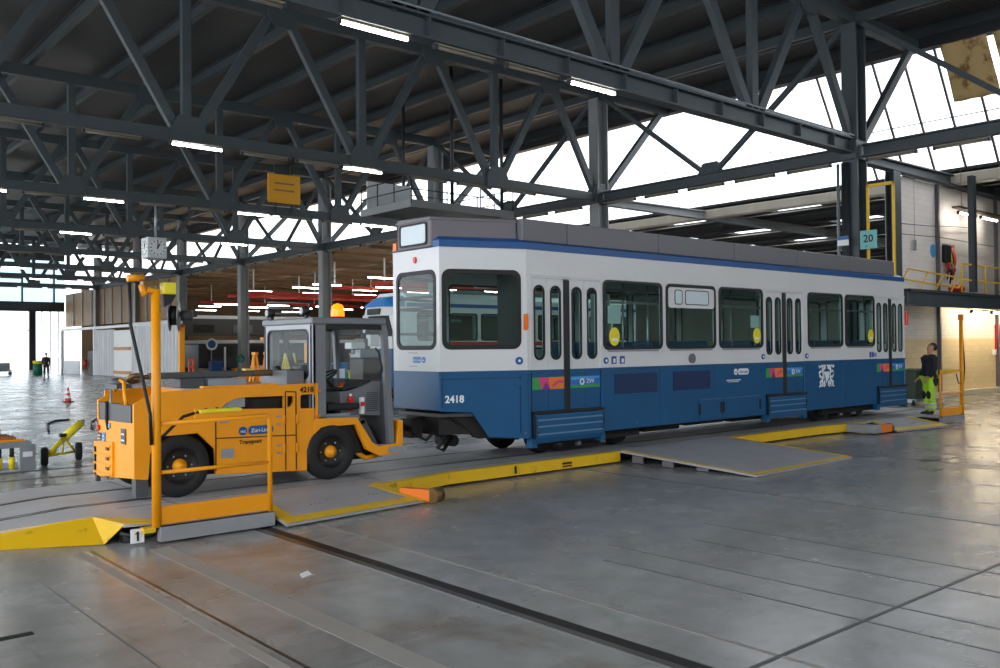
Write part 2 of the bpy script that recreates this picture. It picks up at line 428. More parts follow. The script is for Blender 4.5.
# floor
fl = MB().box(-30, 95, -30, 101.4, -.3, 0).build('floor', M['floor']); struct(fl)
struct(MB().box(-60, 120, 101.4, 260, -.3, -.02).build('floor_outside', M['far_wall']))
struct(MB().box(-12, 80, -18.3, -18, 0, 8.4).build('wall_back', M['far_wall']))
struct(MB().box(-12, 60, -18.3, -18, 12.2, 13).build('wall_back_top', M['steel_dark']))
# rails and joints let into the floor
def floor_line(i, x0, x1, y0, y1, mat, h=.004):
    struct(MB().box(x0, x1, y0, y1, -.02, h).build('trim_%d' % i, mat))
floor_line(1, 4.33, 4.40, -8, 9.2, M['rail'], .006); floor_line(2, 4.40, 4.52, -8, 9.2, M['rail_dark'], .003)
floor_line(3, 10.24, 10.28, -8, 9.9, M['joint']); floor_line(4, 15.06, 15.10, -8, 9.9, M['joint'])
floor_line(5, 2.54, 2.63, -8, 9.2, M['strip'], .002); floor_line(6, 2.68, 2.71, -8, 9.2, M['rail'], .003)
floor_line(40, 2.02, 2.03, -8, 8.4, M['joint'], .002)
floor_line(7, 4.4, 60, 3.12, 3.15, M['joint'])
for i, x in enumerate((6.05, 6.55, 7.35, 8.1)):
    floor_line(8+i, x, x+.02, -8, 5.6+.4*(i % 2), M['joint'], .003)
for i, (x0, x1) in enumerate(((3.14, 3.34), (4.97, 5.02))):
    floor_line(12+i, x0, x1, -8, 8.9, M['strip'], .002)
floor_line(14, 1.38, 1.62, 6.80, 6.88, M['black'], .004)
floor_line(15, 2, 40, 15.0, 15.06, M['joint'], .004); floor_line(16, 2, 40, 16.0, 16.06, M['joint'], .004)
floor_line(17, -8, 26, 20.4, 20.5, M['white_panel'], .003); floor_line(18, -8, 26, 26.4, 26.5, M['white_panel'], .003)
floor_line(19, -8, 1.9, 10.80, 10.86, M['rail'], .006); floor_line(20, -8, 1.9, 11.74, 11.80, M['rail'], .006)
floor_line(21, 24.2, 70, 10.80, 10.86, M['rail'], .006); floor_line(22, 24.2, 70, 11.74, 11.80, M['rail'], .006)

# high roof: ribbed deck and purlins (purlins are parts of the roof)
dk = struct(MB().box(-12, 31.6, -18, 101, 12.86, 12.98).build('ceiling', M['deck']))
px = -11.4
while px < 31.5:
    MB().ibeam((px, -14, 12.64), (px, 101, 12.64), .2, .40, t=.04, web=.05).build('purlin', M['steel'], dk); px += 2.84
struct(MB().box(31.3, 31.7, -14, 101, 12.1, 12.9).build('trim_30', M['steel_dark']))

def gusset(x, y, z, w=.75, h=.55):
    return MB().prism([(x-w/2, y-.03, z), (x+w/2, y-.03, z), (x+w/2, y-.03, z+h*.55), (x+w*.28, y-.03, z+h), (x-w*.28, y-.03, z+h), (x-w/2, y-.03, z+h*.55)], (0, .06, 0))
TL = ['', 'nearest deep dark steel roof truss with a heavy lower beam, crossing above the tram',
      'second dark roof truss from the camera, above the front half of the tram', 'third dark roof truss from the camera, carrying the clock and yellow board',
      'fourth dark roof truss from the camera, just beyond the hanging clock', 'fifth dark roof truss from the camera, deep in the hall',
      'sixth dark roof truss from the camera, deep in the hall', 'seventh dark roof truss from the camera, deep in the hall', 'eighth and farthest dark roof truss, near the end of the hall']
for k in range(1, 9):
    Y = COLY[k]
    lab = TL[k]
    T = thing('roof_truss', (XC, Y, ZB), lab, 'roof truss', 'steel roof trusses across the hall')
    x0 = -11.5
    if k == 1:
        b = MB().ibeam((x0, Y, 8.13), (XC, Y, 8.13), .34, .48, t=.05, web=.05); zb = 8.36
        b.build('bottom_chord', M['steel'], T)
        MB().box(x0, XC-.4, Y-.10, Y+.02, 8.37, 8.45).build('beam_rail', M['galv'], T); MB().cyl((x0, Y-.21, 8.42), (XC-.4, Y-.21, 8.42), .025, 8).build('cable', M['galv'], T)
        xx = 25.5
        while xx > 4:
            MB().box(xx-.015, xx+.015, Y-.16, Y+.16, 7.92, 8.34).build('web_stiffener', M['steel'], T); xx -= 1.9
    else:
        b = MB().box(x0, XC, Y-.15, Y+.15, ZB, ZB+.34); zb = ZB+.3
        b.build('bottom_chord', M['steel'], T, .015)
    MB().box(x0, 31.4, Y-.15, Y+.15, ZT, ZT+.42).build('top_chord', M['steel'], T, .015)
    wd = .30 if k == 1 else .27
    for j, nx in enumerate(NX):
        if nx > x0:
            if j > 0: MB().bar((nx, Y, zb), (nx, Y, ZT), wd, .2, (0, 1, 0)).build('post', M['steel'], T, .02)
            if k > 1: gusset(nx, Y-.17, ZB-.02, 1.0, .75).build('gusset_plate', M['steel'], T)
            tn = [nx+2.85, nx-2.85]
            for t in tn:
                if t < 27.5 and t > x0:
                    MB().bar((nx+(.25 if t > nx else -.25), Y, zb), (t-(.22 if t > nx else -.22), Y, ZT+.1), wd, .2, (0, 1, 0)).build('brace', M['steel'], T, .02)
            if nx-2.85 > x0: gusset(nx-2.85, Y-.17, ZT+.43, 1.0, -.75).build('gusset_plate', M['steel'], T)
    # cantilever beyond the column row
    MB().bar((XC+.2, Y, ZB+.3), (31.0, Y, ZT+.1), .28, .2, (0, 1, 0)).build('brace', M['steel'], T, .02)

for k, Y in enumerate(COLY):
    nm = ['off to the right', 'nearest, beside the number 20 sign', 'second, behind the middle of the tram', 'third, behind the hanging gallery', 'fourth, behind the tug cab roof',
          'fifth, left of the tug cab', 'sixth, beside the cable reel', 'seventh, deep in the hall', 'eighth, at the brown boarding'][k]
    c = thing('steel_column', (XC, Y, 0), 'grey steel column in the row along the hall, %s' % nm, 'column', 'steel columns of the hall')
    m = M['steel'] if k < 2 else M['steel_light']  # far columns paler: their lit look is put into the colour
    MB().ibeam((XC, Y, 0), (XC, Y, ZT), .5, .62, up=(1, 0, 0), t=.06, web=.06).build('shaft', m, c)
    MB().box(XC-.35, XC+.35, Y-.35, Y+.35, 0, .04).build('base_plate', M['steel'], c)
    MB().box(XC-.4, XC+.4, Y-.26, Y+.26, ZB-.1, ZB+.5).build('cap_plate', M['steel'], c, .02)
    if k == 1:
        MB().cyl((XC-.42, Y+.1, .1), (XC-.42, Y+.1, 7.6), .12).build('downpipe', M['steel_dark'], c)
        MB().cyl((XC-.42, Y+.34, .1), (XC-.42, Y+.34, 7.6), .05).build('conduit', M['galv'], c)

# girders along the column row
for k in range(8):
    ya, yb = COLY[k], COLY[k+1]; ym = (ya+yb)/2
    pos = ['right of the nearest column', 'between the nearest and second columns', 'between the second and third columns', 'between the third and fourth columns', 'between the fourth and fifth columns',
           'between the fifth and sixth columns', 'between the sixth and seventh columns', 'between the seventh and eighth columns'][k]
    g = thing('edge_girder', (XC, ym, ZB), 'dark steel lattice girder in front of the glazing, %s' % pos, 'girder', 'girders along the column row')
    MB().ibeam((XC, ya+.3, ZB+.17), (XC, yb-.3, ZB+.17), .3, .4, t=.05, web=.05).build('bottom_chord', M['steel'], g)
    MB().bar((XC, ya, ZT+.2), (XC, yb, ZT+.2), .2, .3).build('top_chord', M['steel'], g)
    MB().bar((XC, ya+.3, ZT), (XC, ym-.25, ZB+.4), .16, .16).build('brace', M['steel'], g)
    MB().bar((XC, yb-.3, ZT), (XC, ym+.25, ZB+.4), .16, .16).build('brace', M['steel'], g)
    MB().prism([(XC-.04, ym-.6, ZB+.3), (XC-.04, ym+.6, ZB+.3), (XC-.04, ym+.3, ZB+.75), (XC-.04, ym-.3, ZB+.75)], (.08, 0, 0)).build('gusset_plate', M['steel'], g)

# sloping clerestory glazing beyond the columns
gx0, gz0, gx1, gz1 = 31.5, 12.2, 34.2, 8.1
n = 1
yy = -3.0
while yy < 95:
    y1 = min(yy+5.5, 95)
    wn = struct(MB().add([(gx0, yy, gz0), (gx0, y1, gz0), (gx1, y1, gz1), (gx1, yy, gz1)], [(0, 1, 2, 3)]).build('window_%d' % n, M['skyglass']))
    q = yy
    while q < y1-.1:
        bw = .075 if yy < 18 else .018  # far bars thinned to imitate glare washing them out
        MB().bar((gx0, q, gz0), (gx1, q, gz1), bw, bw).build('glazing_bar', M['glaze_bar'], wn); q += 1.1 if yy < 18 else 1.84
    t = .55
    MB().bar((gx0+(gx1-gx0)*t, yy, gz0+(gz1-gz0)*t), (gx0+(gx1-gx0)*t, y1, gz0+(gz1-gz0)*t), .018 if yy > 18 else .05, .03).build('glazing_bar', M['glaze_bar'], wn)
    n += 1; yy = y1
# stained shade cloth hung inside part of the glazing
for i, (ya, yb, z0f) in enumerate(((9.9, 11.55, .62), (11.75, 13.25, .44))):
    pts = []; mb = MB(); cols = 9; rows = 8
    for a in range(rows+1):
        for b in range(cols+1):
            f = a/rows*z0f; off = .12+.05*math.sin(b*1.7+a*.6)
            pts.append((gx0+(gx1-gx0)*f-off, ya+(yb-ya)*b/cols, gz0+(gz1-gz0)*f-.05))
    fs = [(a*(cols+1)+b, a*(cols+1)+b+1, (a+1)*(cols+1)+b+1, (a+1)*(cols+1)+b) for a in range(rows) for b in range(cols)]
    mb.add(pts, fs, True)
    o = mb.build('shade_cloth', M['rust_mesh']); sd = o.modifiers.new('thick', 'SOLIDIFY'); sd.thickness = .02
    tag(o, ['right strip of stained brown shade cloth hanging inside the sloping glazing', 'left strip of stained brown shade cloth hanging inside the sloping glazing'][i], 'shade cloth', 'shade cloths under the glazing')

# low roof of the side aisle: dark part with skylights, boarded part further on
struct(MB().box(27.3, 80, 96, 96.3, 0, 8.1).build('wall_far_bay', M['tan_wall']))
struct(MB().box(34.0, 34.5, -4, 97, 7.72, 8.12).build('trim_31', M['fascia'], None, .05))
sk = [(X, Y) for X in (37.15, 43.15, 49.15, 55.15) for Y in (17.0, 22.4, 28.6, 33.6)]
holes = [[(x-1.1, y-1.3), (x+1.1, y-1.3), (x+1.1, y+1.3), (x-1.1, y+1.3)] for x, y in sk]
low = struct(MB().plate([(34, -18), (80, -18), (80, 36.4), (34, 36.4)], holes, (0, 0, 8.2), (1, 0, 0), (0, 1, 0), .12).build('ceiling_aisle', M['low_deck']))
for x in range(36, 79, 3):
    MB().box(x-.35-.1, x-.35+.1, -4, 36.4, 8.06, 8.2).build('purlin', M['steel_dark'], low)
    if x % 2 == 0: MB().box(x+.9, x+.96, -4, 36.4, 7.98, 8.02).build('cable_tray', M['fascia'], low)
for i, (x, y) in enumerate(sk):
    struct(MB().box(x-1.12, x+1.12, y-1.3, y+1.3, 8.36, 8.38).build('window_%d' % (40+i), M['skyglass']))
wc = struct(MB().box(27.45, 80, 36.6, 97, 7.74, 7.86).build('ceiling_boarded', M['wood_ceiling']))
for y in range(39, 97, 4):
    MB().box(27.5, 80, y-.1, y+.1, 7.55, 7.74).build('beam', M['brown_board'], wc)
# haunched rafters from the columns into the aisle
for k in range(1, 3):
    Y = COLY[k]
    lab = 'haunched grey rafter running from the %s column into the side aisle' % ORD[k].replace('nearest', 'nearest')
    if k == 1: lab = 'dark haunched rafter at the top of the white block wall by the nearest column'
    mb = MB().prism([(27.34, Y-.03, 7.95), (27.34, Y-.03, 7.72), (78, Y-.03, 7.72), (78, Y-.03, 8.05), (34.7, Y-.03, 8.05), ], (0, .06, 0))
    mb.bar((27.34, Y, 7.98), (33.9, Y, 8.06), .34, .05); mb.bar((33.9, Y, 8.04), (78, Y, 8.04), .34, .04); mb.box(27.34, 78, Y-.17, Y+.17, 7.69, 7.74)
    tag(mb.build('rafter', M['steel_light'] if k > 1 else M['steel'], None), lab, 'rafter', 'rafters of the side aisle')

# right-hand block wall with mezzanine
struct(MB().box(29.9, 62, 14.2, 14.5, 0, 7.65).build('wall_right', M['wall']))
struct(MB().box(79.7, 80, -18, 97, 0, 8.5).build('wall_far_aisle', M['far_wall']))
for i, x in enumerate((29.5, 33.1, 38.4, 43.8)):
    tag(MB().ibeam((x, 14.02 if i == 0 else 14.13, 0), (x, 14.02 if i == 0 else 14.13, 7.66), .5 if i == 0 else .1, .3 if i == 0 else .12, up=(0, 1, 0), t=.03, web=.03).build('wall_post', M['steel' if i == 0 else 'fairing'], None),
        ['dark steel post at the left end of the white block wall', 'slim grey post on the white wall above the worker', 'slim grey post on the white wall right of the hanging lamps', 'slim grey post on the white wall, last to the right'][i], 'post', 'posts on the block wall')
mz = thing('mezzanine', (34, 13.5, 3.4), 'dark steel mezzanine walkway along the white block wall', 'mezzanine')
MB().box(28.2, 50, 12.9, 14.15, 3.56, 3.66).build('walkway_floor', M['steel_dark'], mz)
MB().ibeam((28.2, 12.98, 3.38), (50, 12.98, 3.38), .2, .5, t=.05, web=.05).build('edge_beam', M['steel'], mz)
MB().ibeam((28.3, 12.98, 3.38), (28.3, 14.15, 3.38), .2, .44, t=.05, web=.05).build('cross_beam', M['steel_dark'], mz)
MB().ibeam((33.2, 12.98, 3.7), (33.2, 12.98, 7.8), .2, .24, up=(1, 0, 0), t=.03, web=.04).build('hanger_post', M['steel'], mz)
rl = thing('safety_railing', (36, 13.0, 3.66), 'yellow tubular railing along the mezzanine right of its dark post', 'railing')
for z in (4.12, 4.67): MB().tube([(32.3, 13.0, z), (50, 13.0, z)], .03, 8).build('rail', M['rail_yellow'], rl)
for x in (32.3, 34.3, 36.3, 38.3): MB().tube([(x, 13.0, 3.64), (x, 13.0, 4.67)], .03, 8).build('post', M['rail_yellow'], rl)
gt = thing('folding_railing', (30, 13.0, 3.66), 'yellow folding railing with slanted bars at the left end of the mezzanine', 'railing')
MB().tube([(27.9, 13, 3.95), (28.3, 13, 4.29), (32.4, 13, 4.16), (32.0, 13, 3.81), (27.9, 13, 3.95)], .028, 8).build('frame', M['rail_yellow'], gt)
for x in (29.4, 30.5, 31.7):
    MB().tube([(x-.3, 13, 3.64), (x+.25, 13, 4.27-(x-28.3)*.032)], .024, 8).build('post', M['rail_yellow'], gt)

# yellow portal frame beside the nearest column
pf = MB().box(26.96, 27.04, 13.60, 13.68, 3.6, 6.9).box(26.96, 27.04, 12.79, 12.87, 3.7, 6.9).box(26.96, 27.04, 12.79, 13.68, 6.8, 6.9)
tag(pf.build('portal_frame', M['rail_yellow'], None, .01), 'tall yellow steel portal frame hanging beside the nearest column', 'frame')
sg = thing('number_sign', (26.6, 13.42, 5.1), 'teal square sign with the number 20 below the yellow portal frame', 'sign')
MB().box(26.58, 26.62, 13.16, 13.70, 4.85, 5.42).build('board', M['teal'], sg, .008)
MB().cyl((26.7, 13.64, 4.9), (27, 13.64, 4.9), .02).cyl((26.62, 13.64, 5.3), (27, 13.64, 5.3), .02).build('bracket', M['galv'], sg)
text('number', '20', .32, (26.575, 13.43, 5.06), (0, -1, 0), (0, 0, 1), M['letter_black'], sg, align='CENTER', bold=.006)
text('small_print', 'ZH', .08, (26.575, 13.55, 4.90), (0, -1, 0), (0, 0, 1), M['letter_black'], sg)
b2 = thing('bay_sign', (26.4, 13.98, 5.1), 'small blue and white sign on the nearest column', 'sign')
MB().box(26.40, 26.43, 13.98, 14.34, 5.0, 5.18).build('board', M['letter_white'], b2)
MB().box(26.39, 26.43, 13.98, 14.34, 5.18, 5.30).build('blue_band', M['logo_blue'], b2)
text('column_number', '20', .26, (26.66, 13.74, 4.3), (0, -1, 0), (0, 0, 1), M['letter_white'], None, align='LEFT', bold=.006)
tag(bpy.data.objects['column_number'], 'white painted number 20 on the nearest column above the tram roof', 'number')

# far end of the hall: gable with a tall open doorway
def Wp(i, x0, x1, z0, z1, m, y=101): return struct(MB().box(x0, x1, y, y+.3, z0, z1).build(i, m))
Wp('wall_far', -12, 10.5, 0, 6.0, M['far_wall']); Wp('wall_far_top', -12, 27, 6.0, 7.0, M['steel_dark'])
wf = Wp('window_71', 24.2, 27, 0, 6.0, M['skyglass'])
for x in (24.8, 25.6, 26.4): MB().box(x-.05, x+.05, 100.9, 101, 0, 6).build('glazing_bar', M['white_panel'], wf)
Wp('wall_far_gable', -12, 27, 11.3, 12.8, M['steel_dark'])
gw = Wp('window_70', -12, 27, 7.0, 11.3, M['skyblue'])
for x in range(-10, 27, 3): MB().box(x-.06, x+.06, 100.9, 101.4, 7.0, 11.3).build('glazing_bar', M['steel'], gw)
tag(MB().ibeam((23.8, 100.6, 0), (23.8, 100.6, 6.0), .5, .6, up=(1, 0, 0), t=.06, web=.06).build('door_post', M['steel_dark'], None), 'dark post beside the tall open doorway at the far end', 'post')
struct(MB().box(10.5, 23.5, 100.7, 100.8, 4.0, 4.08).box(10.5, 23.5, 100.7, 100.8, 2.0, 2.05).build('trim_40', M['galv']))
# brown boarding between far columns
bb = struct(MB().box(27.1, 27.3, 69.3, 101, 4.4, 7.8).build('wall_boarded', M['brown_board']))
for y in (72, 74.6, 77, 81, 83.5, 86, 88.2, 92, 95, 98): MB().box(27.0, 27.1, y-.04, y+.04, 4.4, 7.8).build('batten', M['galv'], bb)

# fluorescent fittings ------------------------------------------------------------
def fitting(lit, mat=None):
    L = thing('fluorescent_lamp', (0, 0, 0), '', 'lamp')
    MB().box(-.78, .78, -.05, .05, .035, .08).build('housing', M['tube_off'], L, .01)
    MB().cyl((-.74, 0, 0), (.74, 0, 0), .036, 10).build('tube', mat or (M['tube_on'] if lit else M['tube_off']), L)
    for x in (-.76, .76): MB().box(x-.03, x+.03, -.05, .05, -.04, .06).build('lamp_holder', M['steel_dark'], L)
    return L
P_ON, P_OFF = fitting(True), fitting(False)
def place_lamp(lit, loc, rz, label, group):
    s = P_ON if lit else P_OFF
    o = s if not s.get('label') else copy_tree(s)
    o.location = loc; o.rotation_euler = (0, 0, rz); o['label'] = label; o['group'] = group
    return o
NTH = ['first', 'second', 'third', 'fourth', 'fifth', 'sixth', 'seventh', 'eighth', 'ninth', 'tenth', 'eleventh', 'twelfth', 'thirteenth', 'fourteenth', 'fifteenth', 'sixteenth']
LIT = {1: (10.1-1.0, 14.95), 2: (10.2, 15.6), 3: (7.0, 11.1, 17.2, 23.0), 4: (9.4, 13.6, 20.5), 5: (16.5, 11.0), 6: (15.2, 12.0), 7: (14.0, 19.0), 8: (16.5,)}
for k in range(1, 9):
    Y = COLY[k]; z = 7.78 if k == 1 else 7.69
    xs = {1: [6.5, 9.1, 11.25, 13.1, 14.95], 2: [5.4, 7.9, 10.2, 12.3, 14.1, 15.6+.1, 18.3, 20.4, 22.6]}.get(k)
    if not xs:
        xs = []; x = 25.4
        while x > (4 if k < 5 else 9): xs.append(x); x -= 2.05
    for j, x in enumerate(sorted(xs)):
        lit = any(abs(x-v) < 1.02 for v in LIT[k])
        place_lamp(lit, (x, Y-.05, z+.03), 0, '%s fluorescent lamp under the %s roof truss, %s from the left along its lower beam' % ('lit' if lit else 'unlit', ORD[k], NTH[j]), 'fluorescent lamps under the roof trusses')
for k in range(0, 6):
    ya, yb = COLY[k], COLY[k+1]
    for j in range(5):
        y = yb-1.2-j*2.05
        if y < ya+.8 or (k == 0 and y < 8.5): continue
        place_lamp(False, (XC-.05, y, 7.655), PI/2, 'unlit lamp under the edge girder %s, %s from its far end' % (['right of the nearest column', 'before the second column', 'before the third column', 'before the fourth column', 'before the fifth column', 'before the sixth column'][k], NTH[j]), 'lamps under the edge girders')
# ================================================================== THE TRAM 2418
TR = thing('tram', (15.65, 11.3, .19), 'white and blue single-car tram numbered 2418 standing on the steel transfer table', 'tram')
YC = 11.3
X0, X1, X2, X3 = 8.05, 9.36, 21.94, 22.95            # end, taper, taper, end
YN, YF = 10.2, 12.4; YE0, YE1 = 10.69, 11.89
ZL, ZW, ZE = .53, 1.58, 3.45                          # skirt bottom, white line, eave
T_ = .05
def win(name, outer, O, U, V, parent, mat=None, fr=.055, depth=.03, gasket=None):
    """black rubber gasket frame with a pane in it; outer = (u0,u1,v0,v1,r)"""
    u0, u1, v0, v1, r = outer
    f = MB().plate(rrect(u0, u1, v0, v1, r), [rrect(u0+fr, u1-fr, v0+fr, v1-fr, max(.02, r-fr*.6))], O, U, V, depth).build(name, gasket or M['black'], parent)
    Wn = Vector(U).cross(Vector(V)).normalized()*(depth*.4)
    MB().plate(rrect(u0+fr*.8, u1-fr*.8, v0+fr*.8, v1-fr*.8, max(.02, r-fr*.6)), [], Vector(O)+Wn, U, V, .008).build('pane', mat or M['glass'], f)
    return f

# --- straight sides.  near side: U=+x, V=+z -> U x V = -y (outwards)
wins_n = [(11.09, 12.61), (12.74, 14.19), (14.32, 15.77), (17.49, 18.93), (19.06, 20.4)]
doors = [(9.44, 11.03), (15.86, 17.31), (20.49, 21.93)]
WZ0, WZ1 = 1.89, 3.04
def door_z(i): return (.92, 3.03)
outer = [(X1, ZW), ]
for a, b in doors: outer += [(a, ZW), (a, 3.03), (b, 3.03), (b, ZW)]
outer = [p for i, p in enumerate(outer)] + [(X2, ZW), (X2, ZE), (X1, ZE)]
holes = [rrect(a, b, WZ0, WZ1, .1) for a, b in wins_n]
MB().plate(outer, holes, (0, YN+T_, 0), (1,0,0), (0,0,1), T_).build('side_wall', M['white'], TR)
secs = [(X1, 9.44), (11.03, 12.53), (12.53, 14.15), (14.15, 15.86), (17.31, 18.92), (18.92, 20.49)]
for a, b in secs:
    MB().box(a+.004, b-.004, YN-.01, YN+.05, ZL, ZW-.035).build('skirt_panel', M['blue'], TR, .008)
    MB().box(a, b, YN-.022, YN+.05, ZW-.03, ZW+.004).build('waist_moulding', M['blue'], TR, .006)
for i, (a, b) in enumerate(wins_n):
    f = win('window_frame', (a-.012, b+.012, WZ0-.012, WZ1+.012, .11), (0, YN+.01, 0), (1,0,0), (0,0,1), TR, fr=.045)
    if i != 1:
        MB().box(a+.05, b-.05, YN+.004, YN+.03, 2.66, 2.70).build('transom', M['fairing'], f)
    else:
        MB().plate(rrect(a+.05, b-.05, 2.62, WZ1-.05, .06), [], (0, YN-.008, 0), (1,0,0), (0,0,1), .012).build('blanking_panel', M['white'], f)
        for u0, u1 in ((a+.22, a+.44), (a+.52, b-.22)):
            g = MB().plate(rrect(u0, u1, 2.68, 2.95, .05), [rrect(u0+.015, u1-.015, 2.695, 2.935, .04)], (0, YN-.019, 0), (1,0,0), (0,0,1), .008).build('display_frame', M['black'], f)
            MB().plate(rrect(u0+.01, u1-.01, 2.69, 2.94, .04), [], (0, YN-.019, 0), (1,0,0), (0,0,1), .004).build('display', M['display'], g)
    MB().box(a+.1, b-.1, YN-.012, YN+.0, WZ0-.045, WZ0-.02).build('sill', M['galv'], f)
# stickers and notices on the panes
def sticker(name, u, v, r1, r2, mat, y=YN-.018, parent=TR):
    return MB().plate(circ(u, v, r1, 24, r2), [], (0, y, 0), (1,0,0), (0,0,1), .004).build(name, mat, parent)
for u, v in ((11.34, 2.10), (15.55, 2.12), (20.2, 2.12)):
    o = sticker('round_sticker', u, v, .13, .155, M['stk_yellow']); o['label'] = 'yellow oval sticker'
    MB().box(u-.07, u+.07, YN-.025, YN-.021, v-.07, v-.03).build('print', M['letter_white'], o)
for u0, u1, v0, v1 in ((11.2, 11.52, 2.32, 2.62), (15.36, 15.66, 2.28, 2.52)):
    MB().box(u0, u1, YN-.002, YN+.002, v0, v1).build('paper_notice', M['stk_paper'], TR)

# --- doors
def door(a, b, first):
    D = MB().plate([(a-.01, ZW), (a+.02, ZW), (a+.02, 3.02), (b-.02, 3.02), (b-.02, ZW), (b+.01, ZW), (b+.01, 3.05), (a-.01, 3.05)], [], (0, YN+.03, 0), (1,0,0), (0,0,1), .035).build('door', M['white'], TR)
    D['label'] = 'folding passenger door with tall slot windows'
    w = b-a-.04; rub = .12; lw = (w-rub)/4; xs = [a+.02, a+.02+lw, a+.02+2*lw+rub, a+.02+3*lw+rub]
    for k, x in enumerate(xs):
        cx = x+lw/2; hw = lw*.30
        sl = rrect(cx-hw, cx+hw, 1.74, 2.90, hw*.98, 6)
        L = MB().plate([(x+.004, .93), (x+lw-.004, .93), (x+lw-.004, 3.02), (x+.004, 3.02)], [sl], (0, YN+.06, 0), (1,0,0), (0,0,1), .04).build('leaf', M['white'], D)
    for k, x in enumerate(xs):
        cx = x+lw/2; hw = lw*.30
        win('slot_window', (cx-hw-.01, cx+hw+.01, 1.73, 2.91, hw+.005), (0, YN+.03, 0), (1,0,0), (0,0,1), D, fr=.028, depth=.022)
        MB().box(x+.004, x+lw-.004, YN+.012, YN+.03, .93, ZW).build('lower_panel', M['blue'], D)
    MB().box(xs[1]+lw, xs[2], YN-.005, YN+.05, .93, 3.0).build('rubber_edge', M['black'], D, .01)
    MB().box(a, b, YN-.02, YN+.02, 3.05, 3.09).build('rain_strip', M['white'], D)
    # coloured advert strip across the leaves
    z0, z1 = 1.27, 1.46; y = YN+.006
    l0, l1, r0, r1 = xs[0]+.01, xs[1]+lw-.01, xs[2]+.01, xs[3]+lw-.01
    def poly(pts, m): MB().prism([(u, y, v) for u, v in pts], (0, .006, 0)).build('advert_strip', m, D)
    q = (l1-l0)
    poly([(l0, z0), (l0+.3*q, z0), (l0+.18*q, z1), (l0, z1)], M['stk_green'])
    poly([(l0+.18*q, z1), (l0+.3*q, z0), (l0+.55*q, z0), (l0+.5*q, z1)], M['pink'])
    poly([(l0+.5*q, z1), (l0+.55*q, z0), (l1, z0), (l1, z1)], M['stk_orange'])
    y -= .004
    poly([(l0+.3*q, z0), (l0+.42*q, z0+.12), (l0+.55*q, z0)], M['purple'])
    poly([(l0+.58*q, z0+.03), (l0+.7*q, z0+.05), (l0+.82*q, z0+.1), (l0+.97*q, z0+.09), (l0+.97*q, z0+.13), (l0+.8*q, z0+.14), (l0+.68*q, z0+.09)], M['pink'])
    y += .004; q = r1-r0
    poly([(r0, z0+.05), (r1, z0+.05), (r1, z1), (r0, z1)], M['stk_blue']); poly([(r0, z0), (r1, z0), (r1, z0+.05), (r0, z0+.05)], M['stk_green'])
    y -= .003; poly([(r0+.02, z0+.13), (r0+.35*q, z0+.14), (r1-.02, z0+.15), (r1-.02, z1-.01), (r0+.02, z1-.01)], M['stk_sky'])
    text('lettering', 'ZVV', .10, (r0+.52*q, y-.006, z0+.07), (1,0,0), (0,0,1), M['letter_white'], D)
    MB().plate(circ(r0+.38*q, z0+.1, .055, 16), [circ(r0+.38*q, z0+.1, .03, 16)], (0, y, 0), (1,0,0), (0,0,1), .005).build('emblem', M['letter_white'], D)
    # folding step below the door
    S = MB(); yo = YN-.05
    sx0, sx1 = a+.05, b-.03
    prof = [(YN+.03, .91), (yo, .88), (yo-.01, .52), (yo+.02, .44), (YN+.03, .44)]
    S.prism([(sx0, p, q_) for p, q_ in prof], (sx1-sx0, 0, 0))
    st = S.build('folding_step', M['blue'], TR, .01)
    for z in (.80, .70, .58): MB().bar((sx0+.03, yo-.012, z), (sx1-.03, yo-.012, z), .02, .022).build('rib', M['step_edge'], st)  # pale rib colour stands in for reflected light
    MB().box(sx0-.03, sx1+.03, yo-.02, YN+.04, .90, .935).build('step_edge', M['under'], st)
    for x in (sx0+.04, sx1-.04): MB().box(x-.012, x+.012, yo-.022, yo-.01, .6, .62).build('bolt', M['under'], st)
    for x in (sx0-.02, sx1+.02):
        MB().tube([(x, YN-.02, .9), (x, yo+.0, .72), (x, YN-.02, .52)], .022, 8).build('hinge_arm', M['under'], st)
        MB().prism([(x-.05, yo+.02, .52), (x+.05, yo+.02, .52), (x+.06, yo+.02, .38), (x-.06, yo+.02, .38)], (0, .12, 0)).build('hinge_foot', M['blue'], st)
for i, (a, b) in enumerate(doors): door(a, b, i == 0)

# vents, hatches, lettering on the near skirt
for a, b in ((11.34, 12.45), (12.90, 14.0)):
    v = MB().box(a, b, YN-.018, YN, 1.13, 1.47).build('vent_grille', M['vent_blue'], TR)
    for k in range(9): MB().box(a+.02, b-.02, YN-.026, YN-.016, 1.16+k*.034, 1.172+k*.034).build('louvre', M['vent_blue'], v)
for a, b in ((13.66, 14.32), (14.38, 15.66)):
    MB().box(a, b, YN-.024, YN-.008, .56, .93).build('service_hatch', M['blue'], TR, .006)
for x in (13.66, 14.32, 14.40, 15.62): MB().box(x-.02, x+.02, YN-.035, YN-.02, .66, .86).build('hatch_hinge', M['under'], TR)
for x, z in ((9.3, .62), (11.9, .62), (10.2, .52)): MB().plate(circ(x, z, .018, 10), [], (0, YN-.012, 0), (1,0,0), (0,0,1), .01).build('bolt', M['fairing'], TR)
def button(x, z, y, r=.055):
    o = MB().plate(circ(x, z, r, 20), [], (0, y, 0), (1,0,0), (0,0,1), .015).build('door_button', M['logo_blue'], TR)
    MB().plate(circ(x, z, r*.45, 12), [], (0, y-.015, 0), (1,0,0), (0,0,1), .005).build('button_face', M['letter_white'], o)
button(11.14, 1.70, YN); button(15.78, 1.70, YN); button(17.42, 1.69, YN); button(20.44, 1.68, YN, .045)
